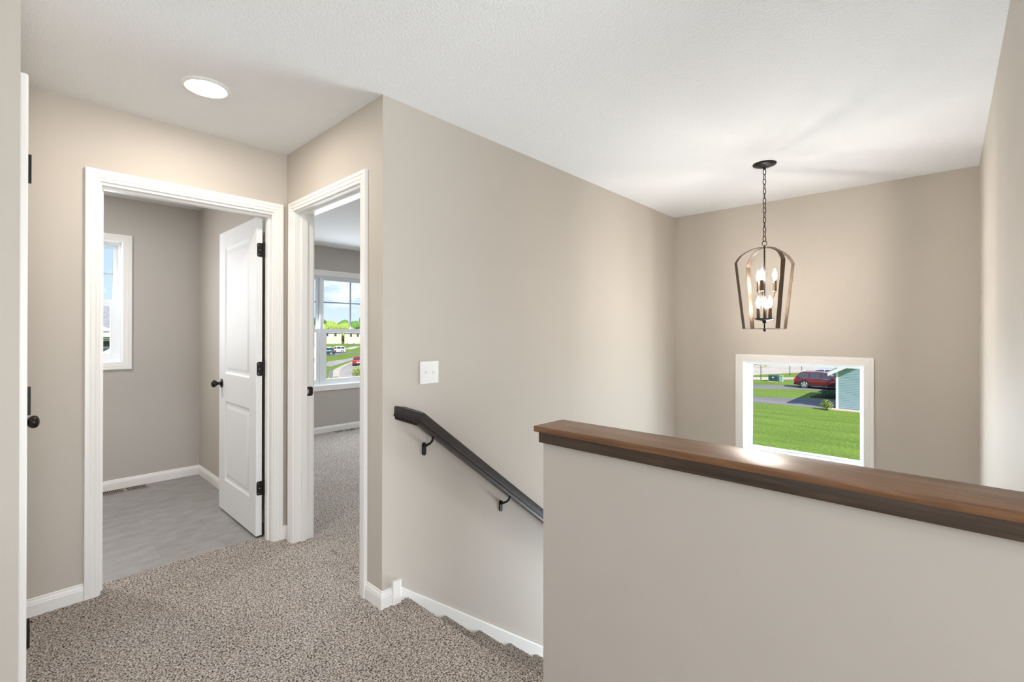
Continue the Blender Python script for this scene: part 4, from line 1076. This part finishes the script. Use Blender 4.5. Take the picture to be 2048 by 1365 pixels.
        if not suv:
            bm = B(); box(bm, -L_/2-.015, -L_/2+.02, -.26, .26, belt*.52, belt*.52+.14); obj('number_plate', bm, M['carwhite'], body)
    if spare:
        bm = B(); lathe(bm, [(0, 0), (.33, 0), (.35, .05), (.35, .17), (.32, .20), (0, .20)], 26, (-L_/2-.17, 0, .92), 'X'); obj('spare_wheel', bm, M['tyre'], t, smooth=30)
    return t
PI2 = math.pi/2
vehicle('parked_suv', (52.2, 8.55), -PI2, 'dark red suv parked on the driveway outside the low window', 'car', M['red'], H=1.56)
vehicle('parked_suv', (54.75, 7.75), -PI2, 'white car parked right behind the dark red suv', 'car', M['carwhite'], H=1.74)
rzv = math.radians(-26)
vehicle('parked_suv', (50.3, 106.6), rzv+math.pi, 'dark teal suv with spare wheel parked on the lawn pad across the street', 'car', M['teal'], spare=True, H=1.8, W=1.9)
vehicle('parked_suv', (57.6, 115.4), rzv+math.pi, 'white suv parked just beyond the dark teal suv', 'car', M['carwhite'], H=1.72)
vehicle('parked_car', (59.5, 127.5), rzv, 'silver car half hidden behind the dark teal suv', 'car', M['silver'], suv=False, H=1.5)
vehicle('parked_car', (38.6, 69.6), math.atan2(33, 22), 'bright red sedan seen from behind on the curving street', 'car', M['red2'], suv=False, H=1.46, L_=4.6)
vehicle('parked_car', (103.0, 193.5), rzv, 'white car parked far off before the cream houses', 'car', M['carwhite'], suv=False, H=1.5)
vehicle('parked_car', (108.5, 191.0), rzv+math.pi, 'charcoal car parked far off beside the white one', 'car', M['darkcar'], suv=False, H=1.5)
vehicle('parked_suv', (35.4, 85.5), math.radians(-23), 'white suv glimpsed through the left pane of the bedroom window', 'car', M['carwhite'])

# ---- utility boxes
bm = B(); box(bm, -.55, .55, -.48, .48, 0, .06); ub = tag(empty('utility_box', (56.4, 13.75, G)), 'dark green metal utility box on the grass beside the driveway', 'utility box')
M['boxgreen'] = plain('dark_green_box', (0.035, 0.085, 0.070), 0.5)
M['boxpale'] = plain('pale_green_pedestal', (0.34, 0.46, 0.42), 0.5)
M['boxgrey'] = plain('grey_pedestal', (0.17, 0.17, 0.175), 0.6)
obj('pad', bm, M['concrete'], ub)
bm = B(); prism(bm, [(-.42, -.42, .06), (-.42, -.42, .62), (-.30, -.42, .70), (.42, -.42, .70), (.42, -.42, .06)], (0, .84, 0)); obj('cabinet', bm, M['boxgreen'], ub)
bm = B(); box(bm, -.43, -.425, -.10, .06, .42, .52); obj('sticker', bm, M['white_out'], ub)
pb = tag(empty('utility_box', (56.2, 12.98, G)), 'small pale green pedestal right beside the dark green utility box', 'utility box')
bm = B(); box(bm, -.15, .15, -.17, .17, 0, .66, bev=.03); obj('cabinet', bm, M['boxpale'], pb)
bm = B(); box(bm, -.17, .17, -.19, .19, .62, .70, bev=.02); obj('lid', bm, M['boxpale'], pb)
gb = tag(empty('utility_box', (23.9, 49.2, G), math.radians(-26)), 'tall grey utility box on the grass by the curb', 'utility box')
bm = B(); box(bm, -.21, .21, -.16, .16, 0, 1.16, bev=.02); obj('cabinet', bm, M['boxgrey'], gb)
bm = B(); box(bm, -.24, .24, -.19, .19, 1.16, 1.21); obj('lid', bm, M['boxgrey'], gb)

# ---- plants
def leaf_mat(name, c0, c1):
    m = plain(name, c0, 0.6, spec=0.2, var=0.0); nt = m.node_tree
    for n_ in nt.nodes:
        if n_.type == 'MIX': n_.inputs['A'].default_value = c0+(1,); n_.inputs['B'].default_value = c1+(1,)
        if n_.type == 'TEX_NOISE': n_.inputs['Scale'].default_value = 6.0
    return m
M['leaf_yellow'] = leaf_mat('yellow_green_leaves', (0.30, 0.40, 0.05), (0.55, 0.52, 0.12))
M['leaf_green'] = leaf_mat('mid_green_leaves', (0.07, 0.17, 0.035), (0.17, 0.30, 0.06))
M['leaf_lime'] = leaf_mat('lime_leaves', (0.16, 0.27, 0.045), (0.38, 0.43, 0.10))
M['leaf_dark'] = leaf_mat('dark_green_leaves', (0.030, 0.080, 0.030), (0.08, 0.16, 0.055))
def leaf_cloud(bm, rnd, c, r, n, size):
    for _ in range(n):
        v = Vector((rnd.gauss(0, 1), rnd.gauss(0, 1), rnd.gauss(0, 1))).normalized()*(rnd.random()**.4)
        p = Vector((c[0]+v.x*r[0], c[1]+v.y*r[1], c[2]+v.z*r[2]))
        a = Vector((rnd.uniform(-1, 1), rnd.uniform(-1, 1), rnd.uniform(-1, 1))).normalized(); b_ = a.orthogonal().normalized(); s = size*rnd.uniform(.6, 1.3)
        bm.faces.new([bm.verts.new(p+a*s), bm.verts.new(p+b_*s*.5), bm.verts.new(p-a*s), bm.verts.new(p-b_*s*.5)])
def sapling(x, y, h, crown, label, lm, n=260, seed=1, z0=1.1, wire=True):
    rnd = random.Random(seed); t = tag(empty('sapling', (x, y, G)), label, 'young tree', 'young trees on the lawns')
    bm = B(); tube(bm, [(0, 0, 0), (.02, .01, h*.4), (-.01, .02, h*.75), (0, 0, h)], [.045, .035, .022, .008], 8)
    br = []
    for i in range(9):
        a = rnd.uniform(0, 6.28); z1 = rnd.uniform(z0, h*.9); l_ = crown*rnd.uniform(.5, 1)
        e = (math.cos(a)*l_, math.sin(a)*l_, z1+l_*rnd.uniform(.1, .5)); br.append(e)
        tube(bm, [(0, 0, z1), (e[0]*.5, e[1]*.5, z1+(e[2]-z1)*.4), e], [.014, .010, .004], 5)
    obj('trunk', bm, M['bark'], t)
    bm = B()
    for e in br: leaf_cloud(bm, rnd, e, (crown*.38, crown*.38, crown*.3), n//9, .045)
    leaf_cloud(bm, rnd, (0, 0, h*.85), (crown*.4, crown*.4, h*.15), n//4, .045)
    obj('leaves', bm, lm, t)
sapling(56.9, 15.15, 2.8, 1.0, 'yellowish sapling with slim trunk left of the green utility box', M['leaf_yellow'], 420, 3, z0=1.3)
sapling(66.0, 14.3, 3.0, .8, 'bare slim sapling on the far grass strip behind the red suv', M['leaf_dark'], 90, 5, z0=1.7)
sapling(75.5, 14.9, 3.0, .8, 'most distant slim sapling beside the curving street', M['leaf_dark'], 90, 8, z0=1.7)
sapling(86.0, 167.5, 6.2, 2.6, 'wispy green tree in front of the middle cream house', M['leaf_green'], 900, 9, z0=.6)
def shrub(x, y, r, h, label, lm, seed, n=520, size=.075):
    rnd = random.Random(seed); t = tag(empty('shrub', (x, y, G)), label, 'shrub')
    bm = B()
    for i in range(7):
        a = i*.9; tube(bm, [(0, 0, 0), (math.cos(a)*r*.4, math.sin(a)*r*.4, h*.5), (math.cos(a)*r*.7, math.sin(a)*r*.7, h*.9)], [.02, .012, .005], 5)
    obj('stems', bm, M['bark'], t)
    bm = B(); leaf_cloud(bm, rnd, (0, 0, h*.55), (r, r, h*.5), n, size); obj('leaves', bm, lm, t)
shrub(37.85, 6.0, .40, .68, 'round lime green shrub at the corner of the blue sided house', M['leaf_lime'], 4, 420, .055)
shrub(45.3, 6.9, .8, .6, 'low dark shrub in the mulch bed between the driveways', M['leaf_dark'], 5, 400)
shrub(26.9, 48.6, .85, 1.5, 'lime green shrub by the street in the bedroom window view', M['leaf_lime'], 6, 700, .10)
shrub(24.6, 49.4, .35, .4, 'small green plant at the foot of the grey utility box', M['leaf_lime'], 7, 160, .06)

# ---- belt of trees on the horizon
crowns = []
for s in range(4):
    bm = B(); bmesh.ops.create_icosphere(bm, subdivisions=5, radius=1.0)
    rnd = random.Random(40+s); ph = [rnd.uniform(0, 6) for _ in range(9)]
    for v in bm.verts:
        p = v.co; k = 1+.16*math.sin(4*p.x+ph[0])*math.sin(4*p.y+ph[1])+.12*math.sin(7*p.z+ph[2]+3*p.x)+.10*math.sin(11*p.x+ph[3])*math.sin(10*p.y+ph[4])*math.sin(9*p.z+ph[5])+rnd.uniform(-.10, .10)
        v.co = p*k
    me = bpy.data.meshes.new('crown'); bm.to_mesh(me); bm.free(); me.polygons.foreach_set('use_smooth', [True]*len(me.polygons)); crowns.append(me)
bm = B(); tube(bm, [(0, 0, 0), (0, 0, 1)], [.4, .25], 8); me_t = bpy.data.meshes.new('trunk'); bm.to_mesh(me_t); bm.free(); me_t.materials.append(M['bark'])
me_v = {}
for kname in ('leaf_lime', 'leaf_green', 'leaf_dark'):
    for i, c_ in enumerate(crowns):
        m2 = c_.copy(); m2.materials.append(M[kname]); me_v[(kname, i)] = m2
rnd = random.Random(5); nt_ = 0
lab = {'leaf_lime': 'bright yellow green tree in the belt along the horizon', 'leaf_green': 'mid green tree in the belt along the horizon', 'leaf_dark': 'dark green taller tree at the back of the horizon belt'}
fwh = Vector((fw.x, fw.y, 0)).normalized()
for row, (dist, h0, h1, kinds) in enumerate(((272, 9.8, 11.4, ('leaf_lime', 'leaf_lime', 'leaf_green')), (295, 10.8, 12.2, ('leaf_green', 'leaf_lime', 'leaf_green')), (318, 12.0, 14.4, ('leaf_dark', 'leaf_green', 'leaf_dark')))):
    for i in range(11):
        ang = math.radians(53+row*1.2+i*2.45+rnd.uniform(-.12, .12)); d_ = dist+(i % 2)*9
        kname = kinds[rnd.randrange(3)]; h = rnd.uniform(h0, h1); r_ = rnd.uniform(4.4, 5.0)
        t = tag(empty('horizon_tree', (math.cos(ang)*d_, math.sin(ang)*d_, G), rnd.uniform(0, 6)), lab[kname], 'tree', 'trees on the horizon: '+kname.split('_')[1])
        o = bpy.data.objects.new('crown', me_v[(kname, i % 4)]); COL.objects.link(o); o.parent = t; o.location = (0, 0, h*.55); o.scale = (r_, r_, h*.45)
        o = bpy.data.objects.new('trunk', me_t); COL.objects.link(o); o.parent = t; o.scale = (1, 1, h*.5)
